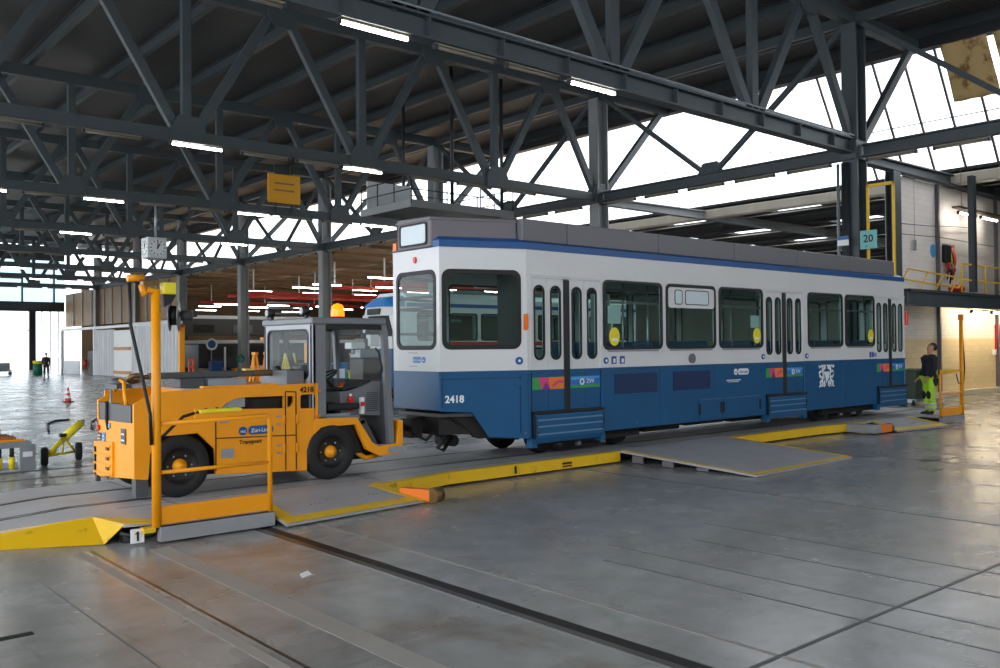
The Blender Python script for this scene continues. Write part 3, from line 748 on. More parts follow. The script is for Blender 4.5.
for x in (11.34, 11.55): 
    o = MB().box(x-.06, x+.06, YN-.006, YN, 1.64, 1.77).build('pictogram', M['logo_blue'], TR)
    MB().box(x-.02, x+.03, YN-.010, YN-.005, 1.66, 1.73).build('symbol', M['letter_white'], o)
for x in (20.2, 20.32):
    MB().box(x-.04, x+.04, YN-.006, YN, 1.62, 1.75).build('pictogram', M['logo_blue'], TR)
lampd = MB().plate(circ(13.46, 1.70, .09, 20), [], (0, YN, 0), (1,0,0), (0,0,1), .03).build('side_repeater', M['fairing'], TR)
# operator's logo: round badge and pill
def logo(O, U, V, s, disc, pill, ink, parent, t1='VBZ', t2='Züri-Linie', Wd=3.0, swap=False):
    """round badge followed by a pill with lettering, s = height"""
    O = Vector(O); U = Vector(U); V = Vector(V); W = U.cross(V).normalized()
    da = s*(Wd+.15) if swap else 0; db_ = -s*1.15 if swap else 0
    a = MB().plate(circ(da+s*.5, s*.5, s*.5, 20), [], O, U, V, .005).build('logo_badge', disc, parent)
    b = MB().plate(rrect(db_+s*1.15, db_+s*(1.15+Wd), 0, s, s*.48), [], O, U, V, .005).build('logo_pill', pill, parent)
    if t1: text('logo_text', t1, s*.36, O+U*(da+s*.5)+V*s*.3+W*.008, U, V, ink, a, align='CENTER')
    text('logo_text', t2, s*.62, O+U*(db_+s*(1.15+Wd/2))+V*s*.27+W*.008, U, V, ink, b, align='CENTER')
logo((14.76, YN-.012, 1.36), (1,0,0), (0,0,1), .12, M['letter_white'], M['letter_white'], M['logo_blue'], TR, 'VBZ', 'Züri-Linie', 3.0)
MB().box(14.52, 14.98, YN-.016, YN-.011, 1.255, 1.27).box(14.55, 14.92, YN-.016, YN-.011, 1.225, 1.235).build('small_print', M['letter_white'], TR)
# heraldic emblem: shield between two upright animals
cx, cz = 18.2, 1.24
e = MB().plate([(cx-.12, cz+.10), (cx+.12, cz+.10), (cx+.10, cz-.04), (cx, cz-.15), (cx-.10, cz-.04)], [], (0, YN-.011, 0), (1,0,0), (0,0,1), .005).build('emblem', M['letter_white'], TR)
MB().prism([(cx-.11, YN-.021, cz+.07), (cx-.09, YN-.021, cz-.04), (cx, YN-.021, cz-.13)], (0, .004, 0)).build('emblem_field', M['blue'], e)
for sgn in (-1, 1):
    arm = MB()
    for pts in ([(.17, .02), (.22, .16), (.19, .25), (.27, .30)], [(.18, .14), (.10, .23), (.06, .22)], [(.20, .10), (.32, .14), (.38, .08)], [(.22, .0), (.30, -.04), (.36, .04)],
                [(.18, 0), (.24, -.14), (.18, -.22), (.26, -.27)], [(.22, -.10), (.33, -.14), (.31, -.25), (.38, -.28)], [(.27, .28), (.36, .24), (.38, .30)], [(.14, -.12), (.09, -.24), (.15, -.28)], [(.05, .30), (.1, .26), (.16, .3)]):
        arm.tube([(cx+sgn*u*.80, YN-.012, cz+v*.80) for u, v in pts], .022, 6)
    arm.build('emblem_animal', M['letter_white'], e)

# --- far side
wins_f = [(9.5, 10.9), (11.09, 12.61), (12.74, 14.19), (14.32, 15.77), (15.95, 17.35), (17.49, 18.93), (19.06, 20.4), (20.55, 21.8)]
MB().plate([(X1, ZW), (X2, ZW), (X2, ZE), (X1, ZE)], [rrect(a, b, WZ0, WZ1, .1) for a, b in wins_f], (0, YF, 0), (1,0,0), (0,0,1), T_).build('side_wall', M['white'], TR)
for a, b in wins_f: win('window_frame', (a-.012, b+.012, WZ0-.012, WZ1+.012, .11), (0, YF-.02, 0), (1,0,0), (0,0,1), TR, fr=.045)
MB().box(X1, X2, YF-.05, YF+.01, ZL, ZW).build('skirt_panel', M['blue'], TR, .008)

# --- tapered ends (near end seen, rear end mirrored)
def taper(mir, side):
    fx = (lambda x: x) if not mir else (lambda x: X3 if x == X0 else X2)
    YQ = YE0+.05 if mir else YE0
    fy = (lambda y: y) if side == 0 else (lambda y: 2*YC-y)
    A = Vector((fx(X0), fy(YQ), 0)); B = Vector((fx(X1), fy(YN), 0))
    flip = (mir != (side == 1))
    U = (B-A).normalized(); L = (B-A).length
    O = A; Uu = U
    if flip: O = B; Uu = -U
    W = Uu.cross(Vector((0,0,1)))                 # outwards
    g = lambda u: (L-u) if flip else u
    def rect(u0, u1): return (min(g(u0), g(u1)), max(g(u0), g(u1)))
    u0, u1 = rect(.055, L-.115)
    Oi = O-W*T_
    MB().plate([(0, ZW), (L, ZW), (L, ZE), (0, ZE)], [rrect(u0, u1, 1.93, 3.10, .11)], Oi, Uu, (0,0,1), T_).build('taper_wall', M['white'], TR)
    win('window_frame', (u0-.02, u1+.02, 1.91, 3.12, .13), O-W*.02, Uu, (0,0,1), TR, fr=.07)
    low = [(0, .99), (.50, .96), (.76, .58), (L, ZL), (L, ZW-.02), (0, ZW-.02)]
    if flip: low = [(L-u, z) for u, z in reversed(low)]
    MB().plate(low, [], O-W*.04, Uu, (0,0,1), .048).build('taper_skirt', M['blue'], TR, .006)
    MB().plate([(0, ZW-.03), (L, ZW-.03), (L, ZW+.004), (0, ZW+.004)], [], O-W*.04, Uu, (0,0,1), .06).build('waist_moulding', M['blue'], TR)
    if not mir and side == 0:
        P = lambda u, z, d=.012: O+U*u+Vector((0,0,z))+W*d
        for uu in (.03, L-.12): MB().bar(P(uu, 1.05 if uu < .1 else .62), P(uu, 1.5), .012, .01).build('panel_seam', M['vent_blue'], TR)
        MB().bar(P(.03, 1.47), P(L-.12, 1.47), .012, .01).build('panel_seam', M['vent_blue'], TR)
        text('fleet_number', '2418', .15, P(.07, 1.12), U, (0,0,1), M['letter_white'], TR, bold=.004)
        c_ = MB().plate(circ(L-.135, 1.73, .06, 20), [], O, Uu, (0,0,1), .02).build('door_button', M['logo_blue'], TR)
        MB().plate(circ(L-.135, 1.73, .022, 12), [], O+W*.02, Uu, (0,0,1), .004).build('button_face', M['letter_white'], c_)
        MB().plate(circ(L-.16, 1.39, .055, 16), [], O, Uu, (0,0,1), .02).build('socket_cover', M['blue'], TR)
        MB().plate(rrect(L-.055, L+.012, 2.20, 2.45, .02), [], O, Uu, (0,0,1), .03).build('side_indicator', M['amber'], TR, .006)
for mir in (False, True):
    for side in (0, 1): taper(mir, side)
# --- end faces; U from far to near so that U x V points out of the tram
def end_face(mir):
    X = X3 if mir else X0; U = Vector((0, 1, 0)) if mir else Vector((0, -1, 0))
    O = Vector((X, YE0+.05 if mir else YE1, 0)); L = YE1-YE0-(.1 if mir else 0); W = U.cross(Vector((0,0,1)))
    MB().plate([(0, ZW), (L, ZW), (L, ZE), (0, ZE)], [rrect(.10, L-.10, 1.93, 3.10, .12)], O-W*T_, U, (0,0,1), T_).build('end_wall', M['white'], TR)
    win('window_frame', (.08, L-.08, 1.91, 3.12, .14), O-W*.02, U, (0,0,1), TR, fr=.06)
    MB().plate([(0, 1.0), (L, 1.0), (L, ZW-.02), (0, ZW-.02)], [], O-W*.04, U, (0,0,1), .048).build('end_skirt', M['blue'], TR, .006)
    MB().plate([(0, ZW-.03), (L, ZW-.03), (L, ZW+.004), (0, ZW+.004)], [], O-W*.04, U, (0,0,1), .06).build('waist_moulding', M['blue'], TR)
    if not mir:
        MB().plate(circ(L*.5, 3.29, .035, 14, .05), [], O, U, (0,0,1), .03).build('marker_lamp', M['lens_red'], TR)
        MB().box(X-.03, X+.03, YE1-.12, YE1-.02, 3.47, 3.60).build('indicator', M['amber'], TR, .01)
        logo(O+U*(L*.42)+Vector((0,0,1.71)), U, (0,0,1), .095, M['logo_light'], M['logo_light'], M['letter_white'], TR, 'VBZ', 'Züri-Linie', 2.4, True)
        MB().box(X-.006, X, 11.25, 11.5, 1.86, 1.868).box(X-.006, X, 11.27, 11.48, 1.655, 1.662).build('small_print', M['fairing'], TR)
    else:
        MB().box(21.95, 22.04, 10.14, 10.21, 2.38, 2.72).build('rear_indicator', M['lens_red'], TR, .02)  # red side indicator lamp at the tram's rear edge
end_face(False); end_face(True)
# --- roof: blue eave band, low arched skin, fairings
def outline(d): return [(X0+d*.6, YE0+d), (X1+d*.2, YN+d), (X2-d*.2, YN+d), (X3-d*.6, YE0+.05+d), (X3-d*.6, YE1-.05-d), (X2-d*.2, YF-d), (X1+d*.2, YF-d), (X0+d*.6, YE1-d)]
def loft(levels, name, mat, parent=TR, bevel=0):
    vs = []; fs = []; n = 8
    for d, z in levels: vs += [(x, y, z) for x, y in outline(d)]
    for i in range(len(levels)-1):
        for k in range(n): fs.append((i*n+k, i*n+(k+1) % n, (i+1)*n+(k+1) % n, (i+1)*n+k))
    fs.append(tuple((len(levels)-1)*n+k for k in range(n)))
    return MB().add(vs, fs).build(name, mat, parent, bevel)
loft([(-.012, ZE), (-.012, ZE+.10), (.03, ZE+.125)], 'eave_band', M['blue_eave'])
loft([(.02, ZE+.11), (.12, ZE+.17), (.35, ZE+.22), (.7, ZE+.24)], 'roof_skin', M['blue_eave'])
loft([(.05, ZE-.06), (.05, ZE-.03)], 'ceiling_lining', M['interior'])
# front housing with destination display
fz0, fz1 = 3.46, 3.92
hp = [(X0-.03, 10.86), (9.30, 10.36), (9.30, 2*YC-10.36), (X0-.03, 2*YC-10.86)]
hb = MB().prism([(x, y, fz0) for x, y in hp], (0, 0, fz1-fz0)).build('display_housing', M['fairing2'], TR, .02)
MB().prism([(x-.02 if x < 9 else x, y-.015 if y < YC else y+.015, fz1-.05) for x, y in hp], (0, 0, .03)).build('top_edge', M['fairing'], hb)
fr_ = MB().plate(rrect(-.36, .36, 3.50, 3.85, .05), [rrect(-.33, .33, 3.53, 3.82, .04)], (X0-.03, YC, 0), (0,-1,0), (0,0,1), .02).build('display_frame', M['black'], hb)
MB().plate(rrect(-.34, .34, 3.52, 3.83, .04), [], (X0-.03, YC, 0), (0,-1,0), (0,0,1), .008).build('display', M['display'], hb)
xs = [9.32, 10.3, 12.6, 14.9, 17.2, 19.4, 21.54]
for i in range(6):
    a, b = xs[i], xs[i+1]
    MB().box(a+.006, b-.006, 10.24, 12.36, 3.585, 3.93).build('roof_fairing', M['fairing'], TR, .015)
    if i < 5: MB().box(b-.25, b-.1, 10.27, 12.3, 3.54, 3.59).build('fairing_foot', M['under'], TR)

# --- inside: floor, ceiling lamps, seats, grab poles, partition
def outline_fill(d, z, t):
    return MB().prism([(x, y, z) for x, y in outline(d)], (0, 0, t))
outline_fill(.06, .90, .05).build('floor_panel', M['interior_dark'], TR)
for y in (10.9, 11.7): MB().box(9.5, 21.8, y-.05, y+.05, 3.34, 3.37).build('ceiling_lamp', M['white_panel'], TR)
MB().box(X1+.1, X2, YF-.08, YF-.05, .95, 1.88).build('wall_lining', M['interior'], TR)
for a, b in secs[1:]: MB().box(a+.06, b-.06, YN+.05, YN+.08, .95, 1.86).build('wall_lining', M['interior'], TR)
seat_src = None
def tram_seat(x, y, rz):
    global seat_src
    if seat_src is None:
        s = MB().box(-.2, .2, -.21, .21, 1.33, 1.41).build('seat', M['seat'], TR, .02); s.matrix_basis = Matrix()
        MB().box(.17, .23, -.21, .21, 1.36, 2.02).build('backrest', M['seat'], s, .02)
        MB().box(-.12, .12, -.04, .04, .95, 1.33).build('pedestal', M['fairing'], s)
        seat_src = s; o = s
    else: o = copy_tree(seat_src, TR)
    o.location = (x, y, 0)
# parts of the tram are stored in its local frame, so the source seat is shifted once
for x in (11.5, 12.3, 13.1, 13.9, 14.7, 15.4, 17.8, 18.6, 19.4, 20.1):
    tram_seat(x, 10.55, 0)
    tram_seat(x, 12.1, 0); tram_seat(x, 11.66, 0)
for x in (10.1, 16.5, 21.2, 13.0, 18.4):
    for y in (10.85, 11.45):
        MB().tube([(x, y, .95), (x, y, 3.38)], .018, 8).build('grab_pole', M['pole'], TR)
for y in (10.8, 11.75): MB().tube([(9.6, y, 2.95), (21.6, y, 2.95)], .016, 8).build('grab_rail', M['pole'], TR)
for z in (2.72, 2.55, 2.16):
    MB().tube([(8.15, 10.75, z), (8.15, 11.85, z)], .02, 8).build('guard_bar', M['black'], TR)
    MB().tube([(8.2, 11.9, z), (9.36, 12.3, z)], .02, 8).build('guard_bar', M['black'], TR)
MB().box(9.28, 9.34, 10.3, 10.8, .95, 3.3).build('partition', M['dark_cloth'], TR)
MB().box(8.4, 9.1, 11.0, 11.6, .95, 1.75).build('driver_desk', M['panel_dark'], TR, .03)

# --- running gear
MB().prism([(x, y, .62) for x, y in outline(.18)], (0, 0, .3)).build('underframe', M['under'], TR)
MB().prism([(8.22, 10.80, 1.0), (9.36, 10.40, 1.0), (9.36, 10.40, .5), (8.7, 10.63, .56)], (0, .1, 0)).build('end_bracket', M['under'], TR)
MB().prism([(8.22, 11.68, 1.0), (9.36, 12.08, 1.0), (9.36, 12.08, .5), (8.7, 11.85, .56)], (0, .1, 0)).build('end_bracket', M['under'], TR)
MB().prism([(8.2, 10.75, 1.0), (8.55, 10.75, .62), (9.4, 10.75, .5), (9.4, 10.75, 1.0)], (0, 1.1, 0)).build('coupler_housing', M['under'], TR)
for bx in (11.1, 19.7):
    bg_ = MB().box(bx-1.15, bx+1.15, 10.5, 12.1, .45, .62).box(bx-1.2, bx+1.2, 10.48, 10.58, .36, .52).box(bx-1.2, bx+1.2, 12.02, 12.12, .36, .52).build('bogie', M['under'], TR)
    for wx in (bx-.9, bx+.9):
        for wy in (10.80, 11.8):
            sgn = -1 if wy < YC else 1
            MB().lathe([(.02, 0), (.22, .0), (.27, .02), (.335, .02), (.335, -.07), (.365, -.07), (.365, -.1), (.02, -.1)], (wx, wy+sgn*.05, .555), (0, sgn, 0), 28).build('wheel', M['rail_dark'], bg_)
        MB().cyl((wx, 10.85, .555), (wx, 11.75, .555), .06, 12).build('axle', M['under'], bg_)
    for dx in (-.3, .3): MB().cyl((bx+dx, 10.53, .3), (bx+dx, 10.53, .5), .05, 10).build('spring', M['galv'], bg_)
    MB().box(bx-.45, bx+.45, 10.66, 10.76, .23, .33).build('track_brake', M['under'], bg_)
for a, b, z in ((12.6, 13.6, .38), (13.8, 15.0, .42), (15.3, 17.6, .40)):
    MB().box(a, b, 10.6, 12.0, z, .62).build('equipment_box', M['under'], TR, .02)
# coupler with hoses
cp = MB().cyl((8.35, YC, .78), (7.95, YC, .74), .13, 14).box(7.85, 8.05, YC-.16, YC+.16, .58, .86).build('coupler', M['under'], TR, .01)
MB().tube([(8.3, 11.0, .80), (8.0, 10.98, .55), (7.8, 11.1, .68)], .025, 8).build('hose', M['black'], cp)
MB().tube([(8.4, 10.95, .7), (8.15, 10.9, .42), (8.3, 10.95, .38), (8.5, 11.0, .55)], .03, 8).build('hose', M['black'], cp)
MB().cyl((8.55, 11.0, .5), (8.55, 11.4, .5), .09, 14).build('air_tank', M['under'], TR)
# ================================================================== THE TUG 4218
TG = thing('tow_tractor', (5.4, 11.3, .19), 'orange-yellow rail yard tow tractor numbered 4218 with a grey open cab', 'tow tractor')
TY0, TY1 = 10.6, 12.0
def sideplate(name, pts, holes, y, mat, out=-1, t=.05, parent=TG, bevel=.008):
    """plate in the x-z plane; outer face at y"""
    y0 = y+t if out < 0 else y
    if out < 0: return MB().plate(pts, holes, (0, y0, 0), (1,0,0), (0,0,1), t).build(name, mat, parent, bevel)
    return MB().plate(pts, holes, (0, y, 0), (1,0,0), (0,0,1), t).build(name, mat, parent, bevel)
top = [(5.96, 1.49), (5.0, 1.475), (4.36, 1.47), (3.99, 1.455), (3.82, 1.43), (3.70, 1.39), (3.575, 1.32)]
body = [(3.62, .52), (3.70, .46), (3.74, .46), (3.76, .74), (3.91, .93), (4.33, .94), (4.54, .73), (4.555, .42), (5.79, .35), (5.79, .62), (6.02, .905), (6.02, .99), (5.90, .75), (5.90, .76), (5.90, 1.0), (5.96, 1.0)]
body = [(3.575, .46), (3.70, .44), (3.735, .44), (3.76, .74), (3.91, .93), (4.33, .94), (4.54, .73), (4.555, .42), (5.79, .35), (5.79, .62), (6.0, .90), (6.0, .76+.24), (5.96, 1.02)]
slot = [(4.60, 1.21), (5.47, 1.18), (5.47, 1.34), (4.90, 1.345), (4.78, 1.325), (4.68, 1.28)]
slit = [(5.515, 1.335), (5.61, 1.33), (5.605, 1.26), (5.58, 1.21), (5.55, 1.19), (5.515, 1.19)]
win3 = rrect(5.70, 5.92, 1.16, 1.345, .035)
for y, o in ((TY0, -1), (TY1-.05, 1)):
    sideplate('body_side', body+top, [slot, slit, win3], y, M['orange'], o)
for y, sgn in ((TY0-.004, -1),):
    for x0, z0, x1, z1 in ((5.485, 1.39, 5.485, .38), (5.635, 1.38, 5.635, .37), (4.55, 1.06, 4.55, .46), (4.55, .86, 5.63, .825), (5.485, 1.395, 5.635, 1.385)):
        MB().bar((x0, y, z0), (x1, y, z1), .012, .008, (0, 1, 0)).build('door_seam', M['letter_black'], TG)
    for z in (1.03, .66):
        for x in (5.46, 5.64): MB().cyl((x, y-.012, z-.06), (x, y-.012, z+.06), .014, 8).build('hinge', M['orange'], TG)
        for dz in (-.05, .05): MB().box(5.36, 5.42, y-.006, y, z+dz-.01, z+dz+.012).build('bolt', M['galv'], TG)
# dark insides behind the openings
MB().box(4.58, 5.95, 10.70, 11.90, .45, 1.44).build('engine_cover', M['under'], TG)
MB().box(3.75, 4.58, 10.95, 11.65, .45, 1.0).build('rear_axle_box', M['under'], TG)
MB().tube([(5.0, 10.67, 1.20), (4.97, 10.66, 1.31), (5.02, 10.66, 1.34)], .02, 8).build('hose', M['black'], TG)
MB().box(4.6, 4.95, 10.64, 10.68, 1.225, 1.35).build('side_grille', M['galv'], TG)
# deck and rear cockpit
MB().box(4.3, 5.92, TY0+.05, TY1-.05, 1.44, 1.465).build('deck_plate', M['plate_grey'], TG)
rear = MB().plate([(.05, .36), (1.36, .46), (1.36, 1.10), (.05, 1.08)], [], (3.625, TY1, 0), (0,-1,0), (0,0,1), .05).build('rear_panel', M['orange'], TG, .008)
MB().box(3.585, 3.66, TY0+.14, TY1-.02, 1.06, 1.30).build('rear_bumper_strip', M['panel_dark'], TG, .01)
MB().box(3.66, 4.3, TY1-.08, TY1-.05, 1.0, 1.44).build('cockpit_wall', M['orange'], TG)
MB().box(4.26, 4.30, TY0+.05, TY1-.05, .95, 1.455).build('cockpit_bulkhead', M['orange'], TG)
MB().box(3.66, 4.26, TY0+.05, TY1-.05, .95, 1.0).build('cockpit_floor', M['panel_dark'], TG)
MB().box(3.95, 4.22, 10.95, 11.35, 1.05, 1.22).box(4.18, 4.25, 10.95, 11.35, 1.15, 1.42).build('rear_seat', M['dark_cloth'], TG, .03)
MB().tube([(3.63, 11.0, 1.22), (3.60, 10.98, 1.40), (3.66, 11.2, 1.56), (3.68, 11.42, 1.58), (3.66, 11.55, 1.45)], .025, 8).build('control_hoop', M['orange'], TG)
ch = MB().ball((3.68, 11.48, 1.55), (.09, .14, .06)).box(3.6, 3.78, 11.28, 11.72, 1.48, 1.53).build('control_head', M['panel_dark'], TG)
MB().tube([(3.64, 11.6, 1.46), (3.63, 11.62, 1.2), (3.6, 11.63, 1.1)], .016, 8).build('control_lever', M['galv'], TG)
MB().tube([(3.57, 11.55, 1.32), (3.565, 11.56, 1.12), (3.57, 11.5, .98)], .02, 8).build('hose', M['black'], TG)
# rear fittings: steps, lamps, plates
MB().prism([(3.58, TY1-.70, .42), (3.58, TY1, .38), (3.58, TY1, .80), (3.58, TY1-.70, .84)], (-.03, 0, 0)).build('step_frame', M['orange'], TG)
for z in (.78, .66, .54, .43):
    MB().box(3.535, 3.60, TY1-.64, TY1-.03, z-.012, z+.012).build('step', M['orange'], TG)
    MB().box(3.525, 3.545, TY1-.60, TY1-.52, z-.05, z-.01).build('step_bracket', M['brass'], TG)
MB().box(3.55, 3.60, TY1-.10, TY1-.01, .30, .74).build('tow_jaw', M['panel_dark'], TG)
MB().plate(circ(.14, .98, .035, 14), [], (3.57, TY1, 0), (0,-1,0), (0,0,1), .02).build('tail_lamp', M['red'], TG)
for u, z, w_, h_, m in ((.10, .87, .13, .1, 'panel_dark'), (.28, .87, .1, .12, 'logo_light'), (.52, 1.03, .06, .06, 'logo_light'), (.98, .93, .15, .18, 'panel_dark')):
    pl = MB().box(3.562, 3.572, TY1-u-w_, TY1-u, z-h_/2, z+h_/2).build('plate', M[m], TG)
    MB().box(3.556, 3.563, TY1-u-w_*.8, TY1-u-w_*.2, z-h_*.3, z-h_*.2).box(3.556, 3.563, TY1-u-w_*.8, TY1-u-w_*.2, z+h_*.1, z+h_*.2).build('print', M['letter_white'], pl)
MB().box(3.60, 3.74, TY0+.02, TY0+.16, .24, .52).build('mud_flap', M['panel_dark'], TG)
# side lettering
y = TY0-.004
logo((4.845, y, .872), (1,0,0), (0,0,1), .11, M['logo_blue'], M['logo_blue'], M['letter_white'], TG, 'VBZ', 'Züri-Linie', 3.1)
text('lettering', 'Transport', .074, (4.85, y-.004, .765), (1,0,0), (0,0,1), M['letter_black'], TG, bold=.001)
text('fleet_number', '4218', .10, (5.69, y-.004, 1.375), (1,0,0), (0,0,1), M['letter_black'], TG, bold=.003)
MB().box(4.62, 4.78, y-.006, y, .61, .72).build('grey_plate', M['galv'], TG)
MB().box(4.60, 4.72, y-.006, y, 1.045, 1.07).build('grey_plate', M['galv'], TG)
# fender over the front wheel, step and bumper
fend_o = [(5.90, 1.02), (6.56, 1.0), (6.80, .64), (6.90, .58), (7.20, .60), (7.24, .90), (7.31, .92), (7.31, .46), (6.92, .44), (6.70, .55), (6.53, .905), (6.0, .90), (5.90, .8)]
for yy, o in ((TY0-.01, -1), (TY1-.06, 1)):
    sideplate('fender', fend_o, [], yy, M['orange'], o, .07)
MB().box(7.24, 7.32, TY0, TY1, .46, .92).build('front_bumper', M['orange'], TG, .01)
MB().box(7.06, 7.325, TY0-.02, TY0+.04, .47, .56).build('bumper_plate', M['galv'], TG)
MB().box(6.9, 7.26, TY0+.04, TY1-.04, .50, .56).build('cab_floor', M['panel_dark'], TG)
MB().box(5.9, 6.72, TY0+.06, TY1-.06, .90, .98).build('seat_platform', M['panel_dark'], TG)
MB().prism([(6.72, TY0+.06, .97), (6.95, TY0+.06, .56), (6.95, TY0+.06, .5), (6.6, TY0+.06, .9)], (0, 1.25, 0)).build('footwell', M['panel_dark'], TG)
MB().tube([(6.55, 10.75, .55), (6.75, 10.7, .42), (6.95, 10.72, .44)], .035, 8).build('step_loop', M['orange'], TG)
# chassis and wheels
MB().box(3.8, 7.2, 10.95, 11.65, .38, .62).build('chassis', M['under'], TG)
MB().prism([(6.0, 10.68, .9), (6.53, 10.68, .9), (6.7, 10.68, .5), (5.8, 10.68, .5)], (0, 1.24, 0)).build('wheel_housing', M['under'], TG)
for wx in (4.11, 6.15):
    for sgn, wy in ((-1, 10.56), (1, 12.04)):
        wz = .565; ax = (0, sgn, 0)
        W_ = MB().lathe([(.20, -.26), (.31, -.26), (.355, -.23), (.375, -.17), (.375, -.08), (.355, -.03), (.31, .0), (.235, .0), (.205, -.025), (.20, -.26)], (wx, wy, wz), ax, 40).build('wheel', M['tyre'], TG)
        W_['label'] = 'black tyred wheel with an orange hub'
        MB().lathe([(.205, -.02), (.19, -.05), (.15, -.07), (.001, -.07)], (wx, wy, wz), ax, 32).build('rim', M['black'], W_)
        MB().lathe([(.085, -.08), (.08, -.03), (.05, -.015), (.04, .01), (.001, .01)], (wx, wy, wz), ax, 20).build('hub', M['orange'], W_)
        for q in range(6):
            a = 2*PI*q/6
            MB().ball((wx+.145*math.cos(a), wy-sgn*.055, wz+.13*math.sin(a)), .013, 8, 6).build('wheel_nut', M['galv'], W_)
    MB().cyl((wx, 10.7, .545), (wx, 11.9, .545), .07, 12).build('axle', M['under'], TG)
# cab
CX0, CX1 = 5.88, 7.05
rw = MB().plate([(0, 1.0), (1.4, 1.0), (1.4, 2.34), (0, 2.34)], [rrect(.12, 1.29, 1.54, 2.20, .09)], (CX0+.06, TY1, 0), (0,-1,0), (0,0,1), .06).build('cab_rear_wall', M['cab_light'], TG, .012)
win('rear_window', (.11, 1.30, 1.53, 2.21, .1), (CX0+.02, TY1, 0), (0,-1,0), (0,0,1), TG, M['glass_clear'], fr=.03, depth=.03)
MB().box(CX0-.02, 7.03, TY0-.03, TY1+.03, 2.27, 2.36).build('cab_roof', M['cab_grey'], TG, .02)
for yy in (TY0, TY1-.07):
    MB().box(CX0, CX0+.21, yy, yy+.07, .76, 2.28).build('rear_pillar', M['cab_grey'], TG, .015)
    MB().prism([(6.95, yy, 2.3), (7.03, yy, 2.3), (7.07, yy, 2.15), (7.17, yy, .60), (7.08, yy, .60), (6.99, yy, 2.15)], (0, .07, 0)).build('front_pillar', M['cab_grey'], TG, .01)
    MB().box(CX0+.2, 6.97, yy+.01, yy+.06, 2.20, 2.28).build('roof_rail', M['black'], TG)
    MB().box(CX0, 6.6, yy, yy+.06, .98, 1.03).build('sill', M['cab_grey'], TG)
    MB().box(6.85, 7.17, yy, yy+.06, .56, .60).build('sill', M['cab_grey'], TG)
MB().prism([(7.0, TY0+.07, 2.26), (7.03, TY0+.07, 2.26), (7.12, TY0+.07, 1.5), (7.09, TY0+.07, 1.5)], (0, TY1-TY0-.14, 0)).build('windscreen', M['glass_clear'], TG)
MB().box(7.06, 7.18, TY0+.07, TY1-.07, .56, 1.46).build('front_panel', M['panel_dark'], TG, .01)
# angled inner post, handle
MB().tube([(6.12, TY1-.12, 2.2), (6.3, TY1-.14, 1.55)], .045, 8).build('inner_post', M['black'], TG)
MB().tube([(6.86, TY0+.0, 1.95), (6.9, TY0-.03, 1.88), (6.95, TY0-.03, 1.66), (6.96, TY0+.0, 1.6)], .014, 8).build('grab_handle', M['black'], TG)
# dashboard console with extinguishers
con = MB().prism([(6.42, 10.8, 1.04), (7.08, 10.8, 1.0), (7.06, 10.8, 1.46), (6.98, 10.8, 1.46), (6.55, 10.8, 1.36), (6.42, 10.8, 1.34)], (0, 1.1, 0)).build('console', M['cab_grey'], TG, .02)
for k in range(10): MB().box(6.84, 7.02, 10.788, 10.8, 1.06+k*.028, 1.072+k*.028).build('vent_slot', M['panel_dark'], con)
MB().prism([(6.45, 10.78, 1.37), (6.9, 10.78, 1.47), (6.9, 10.78, 1.5), (6.45, 10.78, 1.40)], (0, 1.1, 0)).build('dash_top', M['dark_cloth'], con)
ex = MB().cyl((6.55, 10.75, 1.08), (6.55, 10.75, 1.24), .04, 12).ball((6.55, 10.75, 1.25), .04, 10, 6).build('red_canister', M['red'], TG)
MB().cyl((6.55, 10.75, 1.25), (6.55, 10.75, 1.32), .02, 8).build('cap', M['letter_white'], ex)
ex = MB().box(6.70, 6.76, 10.73, 10.78, 1.03, 1.26).build('label_holder', M['letter_white'], TG)
MB().box(6.70, 6.76, 10.722, 10.73, 1.14, 1.2).build('label_band', M['red'], ex)
MB().box(6.5, 6.62, 11.0, 11.1, 1.40, 1.52).build('instrument', M['panel_dark'], TG)
MB().box(6.52, 6.6, 10.98, 11.0, 1.53, 1.66).build('display_unit', M['display'], TG)
MB().ball((6.52, 10.95, 1.44), .035, 10, 6).build('stop_button', M['red'], TG); MB().cyl((6.52, 10.95, 1.40), (6.52, 10.95, 1.42), .05, 12).build('stop_button_base', M['stk_yellow'], TG)
# seat and steering wheel
MB().box(5.98, 6.4, 10.85, 11.35, 1.06, 1.2).box(5.97, 6.07, 10.85, 11.35, 1.15, 1.75).build('driver_seat', M['dark_cloth'], TG, .04)
MB().box(6.0, 6.38, 10.9, 11.3, .98, 1.08).build('seat_base', M['black'], TG)
mb = MB(); c = Vector((6.33, 11.08, 1.55)); nrm = Vector((-.5, 0, .86)); u = Vector((0, 1, 0)); v = nrm.cross(u)
mb.tube([c+(u*math.cos(a*PI/10)+v*math.sin(a*PI/10))*.18 for a in range(21)], .016, 8)
for a in (0, 2.1, 4.2): mb.tube([c, c+(u*math.cos(a)+v*math.sin(a))*.18], .012, 6)
mb.tube([c, c-nrm*.3+Vector((.08, 0, 0))], .02, 8); mb.build('steering_wheel', M['black'], TG)
MB().box(6.15, 6.66, 10.68, 10.74, 1.10, 1.20).build('arm_tray', M['dark_cloth'], TG, .03)
MB().box(6.02, 6.5, 10.68, 10.76, 1.03, 1.06).build('step_edge', M['galv'], TG)
